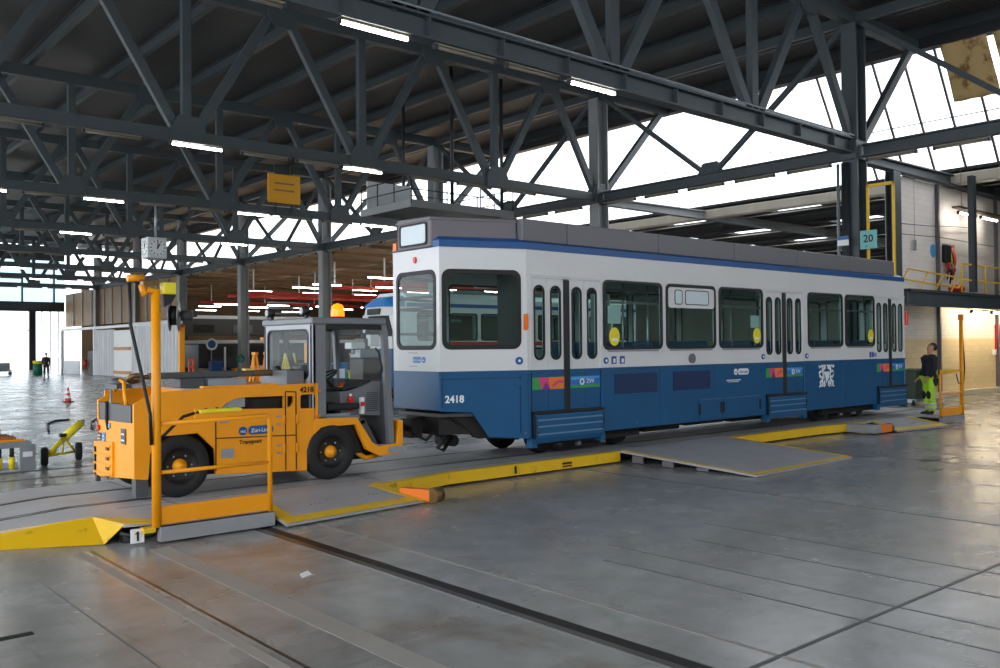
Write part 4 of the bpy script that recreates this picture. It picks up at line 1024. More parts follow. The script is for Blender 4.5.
# markers, work lamps and beacon
MB().box(5.94, 6.0, TY0-.02, TY0, 1.37, 1.40).build('side_marker', M['amber'], TG); MB().box(5.93, 5.99, TY0-.02, TY0, 1.04, 1.07).build('side_marker', M['amber'], TG)
for yy in (11.75, 10.75):
    wl = MB().cyl((5.80, yy, 2.45), (5.90, yy, 2.45), .06, 14).build('work_lamp', M['black'], TG)
    MB().plate(circ(0, 0, .045, 14), [], (5.80, yy, 2.45), (0,-1,0), (0,0,1), .005).build('lamp_lens', M['galv'], wl)
    MB().box(5.86, 5.90, yy-.02, yy+.02, 2.34, 2.46).build('bracket', M['black'], wl)
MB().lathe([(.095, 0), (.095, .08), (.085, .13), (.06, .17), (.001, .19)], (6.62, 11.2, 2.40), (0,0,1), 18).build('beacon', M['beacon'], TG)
MB().cyl((6.62, 11.2, 2.35), (6.62, 11.2, 2.40), .095, 16).build('beacon_base', M['black'], TG)
for z in (2.46, 2.54, 2.62): MB().tube([(5.95, TY1, z), (6.6, TY1, z)], .008, 6).build('roof_rack_wire', M['galv'], TG)
for x in (5.95, 6.6): MB().tube([(x, TY1, 2.35), (x, TY1, 2.62)], .01, 6).build('roof_rack_post', M['galv'], TG)
MB().box(5.58, 5.84, 10.75, 11.5, 1.465, 1.66).build('tool_locker', M['chequer'], TG, .01)
MB().box(4.40, 5.38, 10.62, 10.72, 1.475, 1.50).build('deck_kerb', M['orange'], TG)
# front coupling to the tram
MB().box(7.32, 7.42, 11.15, 11.45, .58, .92).build('front_coupling', M['under'], TG, .02)
db = thing('tow_bar', (7.6, 11.3, .7), 'black tow bar coupling the tractor to the tram', 'tow bar')
MB().cyl((7.40, 11.3, .74), (7.86, 11.3, .73), .045, 12).build('bar', M['under'], db)
MB().lathe([(.09, -.05), (.12, 0), (.09, .05)], (7.45, 11.3, .74), (0,1,0), 16).build('eye', M['under'], db)
MB().cyl((7.45, 11.3, .62), (7.45, 11.3, .9), .025, 10).build('pin', M['galv'], db)

# loads lying on the tug's deck
lb = thing('long_tow_bar', (4.9, 11.2, 1.62), 'long grey tow bar with a ring end lying on the deck of the tractor', 'tow bar')
MB().box(3.95, 5.95, 11.16, 11.26, 1.585, 1.665).build('bar', M['panel_dark'], lb, .015)
MB().lathe([(.06, -.025), (.105, -.02), (.105, .02), (.06, .025), (.06, -.025)], (3.80, 11.21, 1.60), (0, .5, .86), 20).build('ring', M['brass'], lb)
MB().cyl((3.88, 11.21, 1.61), (3.98, 11.21, 1.62), .03, 10).build('shank', M['brass'], lb)
MB().box(5.32, 5.58, 11.14, 11.28, 1.60, 1.67).build('end_block', M['brass'], lb, .01)
MB().box(5.2, 5.34, 11.15, 11.27, 1.665, 1.69).build('painted_strip', M['yellow_edge'], lb)
MB().ball((5.68, 11.2, 1.66), .06, 12, 8).build('end_fitting', M['black'], lb)
for i, (x0, x1, h, m) in enumerate(((4.30, 4.62, .12, 'panel_dark'), (4.66, 5.18, .105, 'galv'))):
    tag(MB().box(x0, x1, 11.08, 11.34, 1.465, 1.465+h).build('support_block', M[m], None, .01), ['dark block propping the tow bar on the tractor deck', 'long pale grey block under the tow bar on the tractor deck'][i], 'block')
# ================================================================== THE TRANSFER TABLE
DZ = .19
TT = thing('transfer_table', (13, 11.0, 0), 'low steel transfer table with yellow edges carrying the tractor and tram', 'transfer table')
deck = [(2.94, 10.0), (3.05, 9.36), (3.3, 9.3), (4.6, 9.84), (6.35, 9.9), (7.7, 10.02), (18.1, 10.06), (19.3, 9.86), (21.3, 9.86), (23.4, 9.6), (24.0, 9.9), (24.0, 12.7), (2.94, 12.7)]
MB().plate(deck, [], (0, 0, .16), (1,0,0), (0,1,0), .03).build('deck', M['plate'], TT)
MB().plate([(x, y+.0) for x, y in [(3.2, 10.2), (24, 10.25), (24, 12.6), (3.2, 12.6)]], [], (0, 0, .02), (1,0,0), (0,1,0), .14).build('underframe', M['under'], TT)
for yy in (10.80, 11.80):
    MB().box(2.94, 24.0, yy-.035, yy+.035, .188, .194).build('rail', M['rail'], TT)
    MB().box(2.94, 24.0, yy+(.035 if yy < 11 else -.075), yy+(.075 if yy < 11 else -.035), .187, .192).build('rail_groove', M['rail_dark'], TT)
for i in range(8):
    MB().box(3.9+i*2.7, 3.912+i*2.7, 10.1, 12.6, .188, .1915).build('plate_joint', M['rail_dark'], TT)
MB().box(3.3, 23, 10.36, 10.37, .188, .1915).build('plate_joint', M['rail_dark'], TT)
# yellow side girders
def girder(pts):
    mb = MB(); n = len(pts)
    for (x0, y0), (x1, y1) in zip(pts[:-1], pts[1:]):
        mb.hexa([(x0, y0, .03), (x1, y1, .03), (x1, y1+.03, .03), (x0, y0+.03, .03), (x0, y0, DZ), (x1, y1, DZ), (x1, y1+.03, DZ), (x0, y0+.03, DZ)])
    mb.build('edge_girder', M['yellow'], TT)
    mt = MB()
    for (x0, y0), (x1, y1) in zip(pts[:-1], pts[1:]):
        mt.hexa([(x0, y0-.004, DZ-.004), (x1, y1-.004, DZ-.004), (x1, y1+.11, DZ-.004), (x0, y0+.11, DZ-.004), (x0, y0-.004, DZ+.006), (x1, y1-.004, DZ+.006), (x1, y1+.11, DZ+.006), (x0, y0+.11, DZ+.006)])
    mt.build('edge_marking', M['yellow_edge'], TT)
girder([(6.4, 9.76), (7.7, 10.0), (11.25, 10.0)]); girder([(14.4, 10.0), (17.6, 10.0), (18.6, 9.86), (19.3, 9.86)])
for x in (7.35, 8.9): MB().box(x, x+.02, 9.97, 10.0, .06, .17).build('girder_seam', M['under'], TT)
MB().box(9.9, 10.1, 9.985, 10.0, .10, .13).box(9.9, 10.1, 9.985, 10.0, .06, .08).build('step_rung', M['under'], TT)
# side flap down to the floor
def slab(p, name, mat, t=.03, parent=TT):
    return MB().hexa([(x, y, z-t) for x, y, z in p]+[(x, y, z) for x, y, z in p]).build(name, mat, parent)
F = [(11.25, 9.98, DZ+.012), (14.36, 10.05, DZ+.012), (14.40, 7.62, .035), (11.42, 7.52, .035)]
fl_ = slab(F[::-1], 'side_flap', M['plate_grey'])
def edge(a, b, w, inward):
    a = Vector(a); b = Vector(b); d = (b-a).normalized(); nn = Vector(inward).normalized()
    u = Vector((0,0,.006))
    return MB().hexa([a+u, b+u, b+nn*w+u, a+nn*w+u, a+u*1.8, b+u*1.8, b+nn*w+u*1.8, a+nn*w+u*1.8])
sl = Vector(F[0])-Vector(F[3])
edge(F[3], F[2], .10, sl).build('flap_edge', M['yellow_edge'], fl_)
edge(F[3], F[0], .06, (1,0,0)).build('flap_edge', M['yellow_edge'], fl_); edge(F[1], F[2], .06, (-1,0,0)).build('flap_edge', M['yellow_edge'], fl_)
for i, f in enumerate((.06, .32, .6)):
    x = 11.36; y = 9.98-(2.4*f)
    MB().box(x-.0, x+.03, y-.22, y, 0.01, .14-.14*f).build('flap_support', M['fairing'], TT); MB().box(x+2.9, x+2.93, y-.22, y, .01, .14-.14*f).build('flap_support', M['fairing'], TT)
# boarding plates beside both operator stands
def boarding(mir):
    fx = (lambda x: x) if not mir else (lambda x: 25.9-x)
    p = [(fx(4.62), 8.90, .05), (fx(6.68), 9.12, .05), (fx(6.38), 9.86, DZ+.01), (fx(4.60), 9.82, DZ+.01)]
    if mir: p = p[::-1]
    b = slab(p, 'boarding_plate', M['plate_grey'])
    q = [Vector(v) for v in p]; c = sum(q, Vector())/4
    for i in range(4):
        a, bb = q[i], q[(i+1) % 4]
        if abs((a-bb).y) < .35 and (a+bb).y/2 > 9.7: continue
        m = (a+bb)/2; e = (bb-a).normalized(); inn = (c-m); inn = (inn-e*inn.dot(e))
        edge(a, bb, .17, inn).build('plate_edge', M['yellow_edge'], b)
    for k, (u, v) in enumerate(((.3, .5), (.45, .6), (.75, .55))):
        for s in range(3):
            pt = q[0].lerp(q[1], u+s*.03).lerp(q[3].lerp(q[2], u+s*.03), v)
            MB().cyl(pt+Vector((0,0,.0)), pt+Vector((0,0,.006)), .012, 8).build('rivet', M['rail_dark'], b)
boarding(False); boarding(True)
# buffers with rollers
def buffer(x, y0, flip, lab):
    b = MB().box(x-.16 if not flip else x-.7, x+.7 if not flip else x+.16, y0-.03, y0+.18, .04, .19)
    o = b.build('buffer', M['orange_red'], TT, .01); o['label'] = lab
    e = x+.7 if not flip else x+.16
    e = x+.7
    MB().cyl((e, y0+.07, .11), (e+.14, y0+.07, .11), .10, 18).build('roller', M['brass'], o)
bf = MB().hexa([(6.45, 9.44, .03), (6.62, 9.03, .03), (6.74, 9.06, .03), (6.57, 9.47, .03), (6.45, 9.44, .18), (6.62, 9.03, .18), (6.74, 9.06, .18), (6.57, 9.47, .18)]).build('buffer', M['orange_red'], TT, .01)
MB().cyl((6.63, 9.0, .11), (6.78, 9.04, .11), .095, 18).build('roller', M['brass'], bf)
bf = MB().box(18.72, 19.15, 9.2, 9.4, .03, .19).build('buffer', M['orange_red'], TT, .01)
MB().cyl((19.15, 9.3, .11), (19.28, 9.3, .11), .095, 18).build('roller', M['brass'], bf)
MB().box(18.42, 18.72, 9.22, 9.86, .03, .20).build('buffer_box', M['plate_edge'], TT, .01)
# left end: bent yellow lip
slab([(1.1, 12.7, .06), (1.1, 10.4, .06), (2.95, 10.0, DZ), (2.95, 12.7, DZ)], 'end_ramp', M['plate'], .02)
for yy in (10.80, 11.80): MB().bar((1.1, yy, .058), (2.95, yy, .188), .07, .016).build('rail', M['rail'], TT); MB().bar((1.1, yy+(.055 if yy < 11 else -.055), .056), (2.95, yy+(.055 if yy < 11 else -.055), .187), .04, .016).build('rail_groove', M['rail_dark'], TT)
lip = MB().add([(2.94, 10.0, DZ+.004), (1.1, 10.42, .064), (2.88, 9.42, .012), (1.1, 10.40, .006), (3.06, 9.36, DZ+.004)],
               [(0, 1, 3, 2), (0, 2, 4)])
o = lip.build('end_lip', M['yellow'], TT); sd = o.modifiers.new('thick', 'SOLIDIFY'); sd.thickness = .008
MB().hexa([(2.94, 10.0, DZ), (3.06, 9.36, DZ), (3.34, 9.2, DZ), (3.36, 9.44, DZ), (2.94, 10.0, DZ+.006), (3.06, 9.36, DZ+.006), (3.34, 9.2, DZ+.006), (3.36, 9.44, DZ+.006)]).build('edge_marking', M['yellow_edge'], TT)
MB().box(3.16, 3.28, 9.10, 9.20, .12, .17).build('bracket', M['yellow'], TT)
np_ = MB().box(3.06, 3.19, 9.17, 9.185, .025, .165).build('number_plate', M['letter_white'], TT)
text('number', '1', .125, (3.125, 9.165, .05), (1,0,0), (0,0,1), M['letter_black'], np_, align='CENTER', bold=.004)
MB().bar((3.128, 9.163, .138), (3.10, 9.163, .115), .006, .016, (0, 1, 0)).build('number_flag', M['letter_black'], np_)
MB().tube([(3.0, 9.3, .12), (3.15, 9.26, .07), (3.28, 9.22, .08), (3.33, 9.18, .16)], .02, 8).build('cable_loop', M['cable'], TT)
MB().cyl((3.05, 9.42, .02), (3.2, 9.42, .02), .07, 14).build('roller', M['under'], TT)
# operator stands: toe box, rails, post with control head
def stand(mir):
    fx = (lambda x: x) if not mir else (lambda x: x+18.6)
    yo = 9.12 if not mir else 9.36
    x0, x1 = fx(3.33), fx(4.53)
    tb = MB().box(x0-.02, x1+.03, yo-.06, yo+.03, .02, .17).build('toe_box', M['plate_edge'], TT, .006)
    MB().box(x0-.02, x1+.03, yo-.05, yo+.75, .15, .17).build('stand_floor', M['plate_grey'], TT)
    G = MB()
    r = .026
    G.tube([(x0-.04, yo, 1.20), (x1-.04, yo, 1.22), (x1, yo, 1.18), (x1, yo, .17)] if not mir else [(x0, yo, .17), (x0, yo, 1.17), (x0+.04, yo, 1.2), (x1, yo, 1.27)], r, 10)
    g = G.build('guard_rail', M['orange'], TT)
    MB().tube([(x0, yo, .71), (x1, yo, .71)], .02, 8).build('knee_rail', M['orange'], g)
    MB().box(x0, x1, yo-.012, yo+.012, .19, .37).build('kick_plate', M['orange'], g)
    px = x0-.035 if not mir else x1+.03
    post = MB().tube([(px, yo, .17), (px, yo, 2.56)], .046, 12).build('control_post', M['orange'], TT)
    return x0, x1, yo, px, post
x0, x1, yo, px, post = stand(False)
MB().tube([(px+.02, yo, 2.52), (px-.08, yo, 2.55), (px-.12, yo, 2.50), (px-.14, yo, 2.60)], .035, 8).build('post_arm', M['orange'], post)
MB().tube([(px-.28, yo, 2.66), (px-.12, yo, 2.67)], .035, 10).build('cable_guide', M['orange'], post)
MB().box(px-.14, px+.02, yo-.05, yo+.05, 2.60, 2.64).build('bracket', M['brass'], post)
lampb = MB().box(px+.06, px+.19, yo-.06, yo+.06, 2.51, 2.63).build('warning_lamp', M['stk_yellow'], post, .01)
MB().prism([(px+.06, yo-.05, 2.51), (px+.19, yo-.05, 2.51), (px+.14, yo-.05, 2.42), (px+.07, yo-.05, 2.38)], (0, .1, 0)).build('lamp_housing', M['black'], lampb)
MB().tube([(px-.26, yo, 2.62), (px-.25, yo, 2.2), (px-.15, yo-.02, 1.7), (px-.07, yo-.03, 1.3), (px-.06, yo-.03, 1.0)], .018, 8).build('control_cable', M['cable'], post)
hb_ = MB().box(x0+.40, x0+.86, yo-.05, yo+.05, 1.285, 1.325).build('control_pendant', M['stk_yellow'], post, .01)
for i, (dx, m) in enumerate(((.08, 'red'), (.2, 'black'), (.32, 'stk_green'))): MB().cyl((x0+.4+dx, yo, 1.325), (x0+.4+dx, yo, 1.34), .015, 8).build('push_button', M[m], hb_)
MB().box(x0+.36, x0+.38, yo-.01, yo+.01, 1.2, 1.33).build('pendant_bracket', M['orange'], post)
MB().tube([(x0+.4, yo, 1.30), (x0+.25, yo+.02, 1.26), (x0+.08, yo+.04, 1.1), (x0-.02, yo+.03, 1.02)], .016, 8).build('pendant_cable', M['cable'], post)
x0, x1, yo, px, post = stand(True)
MB().box(px-.06, px+.06, yo-.05, yo+.05, 2.5, 2.64).build('warning_lamp', M['orange_red'], post, .01)
MB().tube([(px, yo, 2.62), (px+.08, yo, 2.6), (px+.1, yo, 2.1), (px+.13, yo-.02, 1.3), (px+.05, yo-.02, .92), (px-.2, yo, .95), (px-.32, yo, 1.18)], .014, 8).build('control_cable', M['cable'], post)
MB().box(x0+.12, x0+.8, yo-.06, yo+.06, 1.21, 1.30).build('control_pendant', M['rail_yellow'], post, .01)
yl = MB().prism([(23.2, 9.75, .17), (24.0, 10.05, .03), (24.1, 10.4, .03), (23.3, 10.0, .17)], (0, 0, .012)).build('end_lip', M['yellow_edge'], TT)
# ================================================================== PEOPLE
def skin(name, nodes, chains, mat, parent, lv=2):
    """nodes: name -> (position, radius); chains: lists of names"""
    keys = list(nodes); idx = {k: i for i, k in enumerate(keys)}
    es = []
    for ch in chains:
        for a, b in zip(ch[:-1], ch[1:]): es.append((idx[a], idx[b]))
    me = bpy.data.meshes.new(name); me.from_pydata([nodes[k][0] for k in keys], es, []); me.update()
    o = bpy.data.objects.new(name, me); COL.objects.link(o); o.parent = parent; me.materials.append(mat)
    md = o.modifiers.new('skin', 'SKIN'); md.use_smooth_shade = True
    sv = me.skin_vertices[0].data
    for k in keys:
        r = nodes[k][1]; sv[idx[k]].radius = r if isinstance(r, tuple) else (r, r)
        sv[idx[k]].use_root = (idx[k] == 0)
    ss = o.modifiers.new('subdiv', 'SUBSURF'); ss.levels = lv; ss.render_levels = lv
    return o
def person(loc, rz, label, look_up=0.0, stride=0.0, jacket='navy', legs='hivis'):
    root = thing('person', loc, label, 'person', None, rz)
    n = {}
    n['pel'] = ((0,0,.95), (.13,.10)); n['sp'] = ((0,0,1.12), (.125,.10)); n['ch'] = ((-.01,0,1.32), (.15,.105)); n['ub'] = ((-.02,0,1.41), (.105,.088))
    n['nk'] = ((-.015,0,1.50), .055); n['nk2'] = ((-.01-.02*look_up,0,1.555), .052)
    c, s = math.cos(look_up), math.sin(look_up)
    def H(x, y, z):                                        # head frame tilts back about the neck
        return (-.01-.03*look_up+x*c-z*s, y, 1.575+x*s+z*c)
    n['hd'] = (H(.015,0,.055), (.070,.078)); n['hd2'] = (H(.005,0,.12), (.082,.095)); n['hd3'] = (H(-.005,0,.185), (.06,.07))
    n['chin'] = (H(.075,0,.02), (.032,.028)); n['nose'] = (H(.105,0,.085), (.014,.016)); n['nosb'] = (H(.075,0,.105), (.03,.03))
    for sd, t in ((1, 'l'), (-1, 'r')):
        st = stride*sd
        n['ear'+t] = (H(0, .085*sd, .09), (.012,.022))
        n['hip'+t] = ((0, .095*sd, .88), .095); n['kn'+t] = ((.03+st*.6, .11*sd, .50), .058); n['cf'+t] = ((-.0+st*.8, .11*sd, .34), .060)
        n['an'+t] = ((-.03+st, .11*sd, .09), .04); n['ft'+t] = ((.05+st, .12*sd, .045), (.042,.035)); n['toe'+t] = ((.17+st, .13*sd, .035), (.040,.026))
        n['sh'+t] = ((-.02, .180*sd, 1.405), .062); n['el'+t] = ((-.01-.1*st, .235*sd, 1.13), .046); n['wr'+t] = ((.13+.1*st, .20*sd, .93), .032)
        n['pm'+t] = ((.185+.1*st, .185*sd, .885), (.036,.02))
        for f, (dy, ln) in enumerate(((-.030, .075), (-.010, .085), (.011, .08), (.031, .062))):
            b = (.215+.1*st, (.185+dy)*sd, .865)
            n['f%d%s' % (f, t)] = (b, .0095); n['g%d%s' % (f, t)] = ((b[0]+ln*.55, b[1], b[2]-.028), .009); n['h%d%s' % (f, t)] = ((b[0]+ln*.7, b[1], b[2]-.028-ln*.4), .008)
        n['th'+t] = ((.18+.1*st, .140*sd, .895), .011); n['ti'+t] = ((.225+.1*st, .125*sd, .865), .0095)
    ch = [['pel','sp','ch','ub','nk','nk2','hd','hd2','hd3'], ['hd','chin'], ['hd2','nosb','nose']]
    for t in 'lr':
        ch += [['pel','hip'+t,'kn'+t,'cf'+t,'an'+t,'ft'+t,'toe'+t], ['ub','sh'+t,'el'+t,'wr'+t,'pm'+t], ['hd2','ear'+t], ['pm'+t,'th'+t,'ti'+t]]
        for f in range(4): ch.append(['pm'+t, 'f%d%s' % (f, t), 'g%d%s' % (f, t), 'h%d%s' % (f, t)])
    skin('body', n, ch, M['skin'], root)
    def cloth(name, keys, chains, add, mat):
        m = {}
        for k in keys:
            p, r = n[k]; r = r if isinstance(r, tuple) else (r, r)
            e = add+(.022 if k in ('ch', 'ub', 'sp') and name == 'jacket' else 0)
            m[k] = (p, (r[0]+e, r[1]+e))
        return skin(name, m, chains, mat, root)
    jk = ['sp','pel','ch','ub','nk']+[a+t for t in 'lr' for a in ('sh','el','wr')]
    cloth('jacket', jk, [['sp','pel'], ['sp','ch','ub','nk'], ['ub','shl','ell','wrl'], ['ub','shr','elr','wrr']], .030, M[jacket])
    tr = ['pel']+[a+t for t in 'lr' for a in ('hip','kn','cf','an')]
    cloth('trousers', tr, [['pel','hipl','knl','cfl','anl'], ['pel','hipr','knr','cfr','anr']], .026, M[legs])
    for t in 'lr':
        cloth('boot', ['an'+t,'ft'+t,'toe'+t], [['an'+t,'ft'+t,'toe'+t]], .016, M['boot'])
        x, y, z = n['cf'+t][0]; xa, ya, za = n['an'+t][0]
        for f in (.15, .5):
            p = Vector((x, y, z)).lerp(Vector((xa, ya, za)), f); q = Vector((x, y, z)).lerp(Vector((xa, ya, za)), f+.2)
            local_cyl('reflective_band', p, q, .092-.02*f, M['reflect'], root)
        x, y, z = n['kn'+t][0]
        local_ball('knee_patch', (x+.055, y, z+.0), (.05, .075, .11), M['navy'], root)
    local_ball('holster_pocket', (-.05, -.175, .86), (.09, .035, .15), M['navy'], root)
    local_ball('holster_pocket', (-.05, .175, .86), (.09, .035, .15), M['navy'], root)
    hc = H(-.022, 0, .135)
    o = local_ball('hair', (0, 0, 0), (.108, .099, .088), M['hair'], root)
    o.matrix_basis = Matrix.Translation(hc) @ Matrix.Rotation(-look_up-.5, 4, 'Y')
    for sd in (1, -1):
        local_ball('eye', H(.088, .034*sd, .105), (.011, .013, .009), M['letter_white'], root)
        local_ball('pupil', H(.097, .034*sd, .105), (.005, .006, .006), M['hair'], root)
        local_ball('eyebrow', H(.09, .034*sd, .125), (.008, .024, .005), M['hair'], root)
    local_ball('mouth', H(.095, 0, .045), (.008, .024, .006), M['lens_red'], root)
    return root
def _local(mb, name, mat, root):
    me = bpy.data.meshes.new(name); me.from_pydata(mb.v, [], mb.f); me.polygons.foreach_set('use_smooth', mb.sm); me.materials.append(mat)
    o = bpy.data.objects.new(name, me); COL.objects.link(o); o.parent = root; return o
def local_ball(name, c, r, mat, root): return _local(MB().ball(c, r, 14, 10), name, mat, root)
def local_cyl(name, p, q, r, mat, root): return _local(MB().cyl(p, q, r, 16), name, mat, root)

person((22.5, 9.86, .17), math.atan2(.654, -.757)+.05, 'person in navy jacket and lime hi-vis trousers looking up beside the tram', .55)
person((21.97, 36.0, 0), 2.6, 'person in dark top and lime trousers seen through the tractor cab', 0, .05)
person((18.1, 72.5, 0), -1.7, 'small distant person walking near the bright doorway at the far end', 0, .16, 'navy', 'navy')

# ================================================================== THINGS ON THE FLOOR
# traffic cone
cn = thing('traffic_cone', (9.87, 36.5, 0), 'orange and white traffic cone alone on the open floor', 'cone')
MB().box(9.69, 10.05, 36.32, 36.68, 0, .03).build('base', M['black'], cn, .01)
def fr(z): return .12-.095*(z-.03)/.52
for a, b, m in ((.03, .15, 'cone_red'), (.15, .25, 'letter_white'), (.25, .34, 'cone_red'), (.34, .43, 'letter_white'), (.43, .55, 'cone_red')):
    MB().lathe([(fr(a), a), (fr(b), b), (.001, b)], (9.87, 36.5, 0), (0,0,1), 20).build('band', M[m], cn)
# tow-bar dolly
dl = thing('tow_dolly', (4.46, 17.0, 0), 'yellow two-wheeled tow-bar dolly with its thick drawbar raised', 'dolly')
wl = [(4.12, 16.62), (4.80, 17.1)]
for x, y in wl:
    w_ = MB().lathe([(.05, -.06), (.13, -.06), (.155, -.035), (.155, .035), (.13, .06), (.05, .06)], (x, y, .155), (.95, -.25, 0), 24).build('wheel', M['tyre'], dl)
    MB().lathe([(.06, -.05), (.06, .05), (.001, .05)], (x, y, .155), (.95, -.25, 0), 14).build('hub', M['panel_dark'], w_)
MB().cyl((4.12, 16.62, .155), (4.80, 17.1, .155), .022, 10).build('axle', M['stk_yellow'], dl)
MB().tube([(4.52, 16.95, .42), (4.83, 17.05, .66)], [.075, .07], 16).build('drawbar', M['stk_yellow'], dl)
MB().cyl((4.83, 17.05, .66), (4.88, 17.07, .70), .03, 10).build('drawbar_eye', M['galv'], dl)
MB().tube([(4.2, 16.68, .18), (4.52, 16.95, .42)], .045, 12).build('rear_bar', M['stk_yellow'], dl)
MB().tube([(4.2, 16.68, .16), (4.48, 16.9, .42)], .018, 8).tube([(4.72, 17.04, .16), (4.52, 16.94, .42)], .022, 8).tube([(4.46, 16.86, .16), (4.52, 16.94, .42)], .018, 8).tube([(4.3, 16.75, .16), (4.42, 16.9, .36)], .018, 8).build('strut', M['stk_yellow'], dl)
MB().box(4.44, 4.54, 16.88, 16.98, .44, .50).build('clamp', M['under'], dl)
# cart with timber
ct = thing('platform_cart', (3.4, 16.3, 0), 'low grey steel platform cart with mesh sides and yellow posts', 'cart')
MB().box(2.3, 3.96, 15.95, 16.75, .40, .50).build('platform', M['galv'], ct, .01)
MB().box(3.78, 4.02, 15.93, 16.0, .03, .44).build('end_frame', M['galv'], ct, .01)
MB().box(2.4, 4.0, 15.96, 16.7, .05, .09).build('base_tray', M['galv'], ct)
for x in (3.5, 3.68): 
    p_ = MB().cyl((x, 15.98, .06), (x, 15.98, .26), .045, 14).build('yellow_post', M['stk_yellow'], ct)
    MB().cyl((x, 15.98, .26), (x, 15.98, .40), .035, 12).build('piston', M['black'], p_)
msh = MB()
for i in range(9): msh.bar((2.45+i*.12, 15.97, .08), (2.45+i*.12, 15.97, .41), .01, .01)
for i in range(5): msh.bar((2.4, 15.97, .12+i*.06), (3.44, 15.97, .12+i*.06), .008, .008)
msh.build('mesh_side', M['stk_yellow'], ct)
MB().box(3.83, 3.97, 15.922, 15.93, .25, .33).build('label_plate', M['letter_white'], ct)
for i, (x0, x1, y0, y1, z0, z1, m, lab) in enumerate(((2.2, 3.72, 16.0, 16.55, .50, .585, 'wood', 'long brown timber board lying lowest on the grey cart'), (2.3, 3.55, 16.1, 16.5, .585, .70, 'wood', 'short brown timber block on top of the board stack'), (2.2, 3.86, 15.96, 16.0, .50, .535, 'orange', 'thin orange board edge along the front of the timber'))):
    o = MB().box(x0, x1, y0, y1, z0, z1).build('timber_board', M[m], None, .004); tag(o, lab, 'timber', 'timber on the grey cart')
tag(MB().add([(3.56, 16.05, .501), (3.74, 16.05, .501), (3.74, 16.35, .501), (3.56, 16.35, .501), (3.56, 16.05, .60), (3.64, 16.05, .60), (3.74, 16.05, .54), (3.56, 16.35, .60), (3.64, 16.35, .60), (3.74, 16.35, .54)], [(0, 3, 2, 1), (0, 1, 6, 5, 4), (3, 7, 8, 9, 2), (4, 5, 8, 7), (5, 6, 9, 8), (1, 2, 9, 6), (0, 4, 7, 3)]).build('timber_wedge', M['white_panel'], None, .004), 'white painted timber wedge at the end of the cart', 'wedge')
for o_ in [ct]+[o for o in COL.objects if o.parent is None and o.name.split('.')[0] in ('timber_board',)]: o_.location.x -= .2
# cable lying on the floor
for i, pts in enumerate(([(7.3, 26.9), (6.9, 26.76), (6.68, 26.29), (6.4, 25.6), (6.27, 24.97), (6.05, 24.1), (5.87, 23.28)], [(8.4, 26.9), (8.05, 26.76), (7.73, 26.11), (7.45, 25.4), (7.26, 24.77), (7.0, 23.9), (6.84, 23.18)])):
    tag(MB().tube([(x, y, .025) for x, y in pts], .025, 8).build('floor_hose', M['cable']), ['black curved hose on the open floor beyond the yellow dolly', 'black curved hose on the open floor just left of the tractor'][i], 'hose', 'hoses on the floor')
# litter on the floor
tag(MB().hexa([(3.72, 6.9, .001), (3.84, 6.95, .001), (3.86, 7.06, .001), (3.76, 7.02, .001), (3.72, 6.9, .006), (3.84, 6.95, .004), (3.86, 7.06, .012), (3.76, 7.02, .008)]).build('paper_scrap', M['letter_white']), 'white paper scrap on the concrete in front of the transfer table', 'scrap')
tag(MB().box(14.9, 15.35, 6.55, 6.72, 0, .006).build('drain_cover', M['rail_dark']), 'small dark metal drain cover in the floor right of the flap', 'drain cover')

# hanging clock
ck = thing('hanging_clock', (13.05, 36.1, 6.0), 'white cube station clock hanging on a pole below the third truss', 'clock')
MB().box(12.67, 13.42, 35.9, 36.65, 5.6, 6.42).build('case', M['clockface'], ck, .02)
MB().cyl((13.05, 36.1, 6.42), (13.05, 36.1, 7.8), .05, 10).build('pole', M['galv'], ck)
def face(O, U, nm):
    W = Vector(U).cross(Vector((0,0,1)))
    f = MB().plate(circ(0, 0, .33, 32), [], O, U, (0,0,1), .008).build(nm, M['letter_white'], ck)
    for h in range(12):
        a = 2*PI*h/12; u = Vector(U)*math.sin(a)+Vector((0,0,1))*math.cos(a)
        MB().bar(Vector(O)+W*.012+u*.24, Vector(O)+W*.012+u*.31, .035, .008, W).build('hour_mark', M['letter_black'], f)
    for a, l, w_ in ((math.radians(31), .19, .05), (math.radians(2), .28, .035)):
        u = Vector(U)*math.sin(a)+Vector((0,0,1))*math.cos(a)
        MB().bar(Vector(O)+W*.016-u*.05, Vector(O)+W*.016+u*l, w_, .008, W).build('hand', M['letter_black'], f)
face((13.05, 35.9, 6.01), (1,0,0), 'face'); face((12.67, 36.28, 6.01), (0,-1,0), 'face')
# yellow board on the third truss
yb = thing('hanging_board', (18.5, 35.85, 8.9), 'stained yellow square board hanging in front of the third truss', 'board')
MB().box(17.75, 19.3, 35.78, 35.84, 8.30, 9.55).build('board', M['sign_yellow'], yb, .01)
for x in (18.15, 18.9): MB().bar((x, 35.88, 7.9), (x, 35.88, 10.0), .06, .06).build('hanger', M['steel_dark'], yb)
for z in (9.15, 8.85): MB().box(18.05, 19.0, 35.765, 35.78, z-.035, z+.035).build('bar_mark', M['brown_board'], yb)
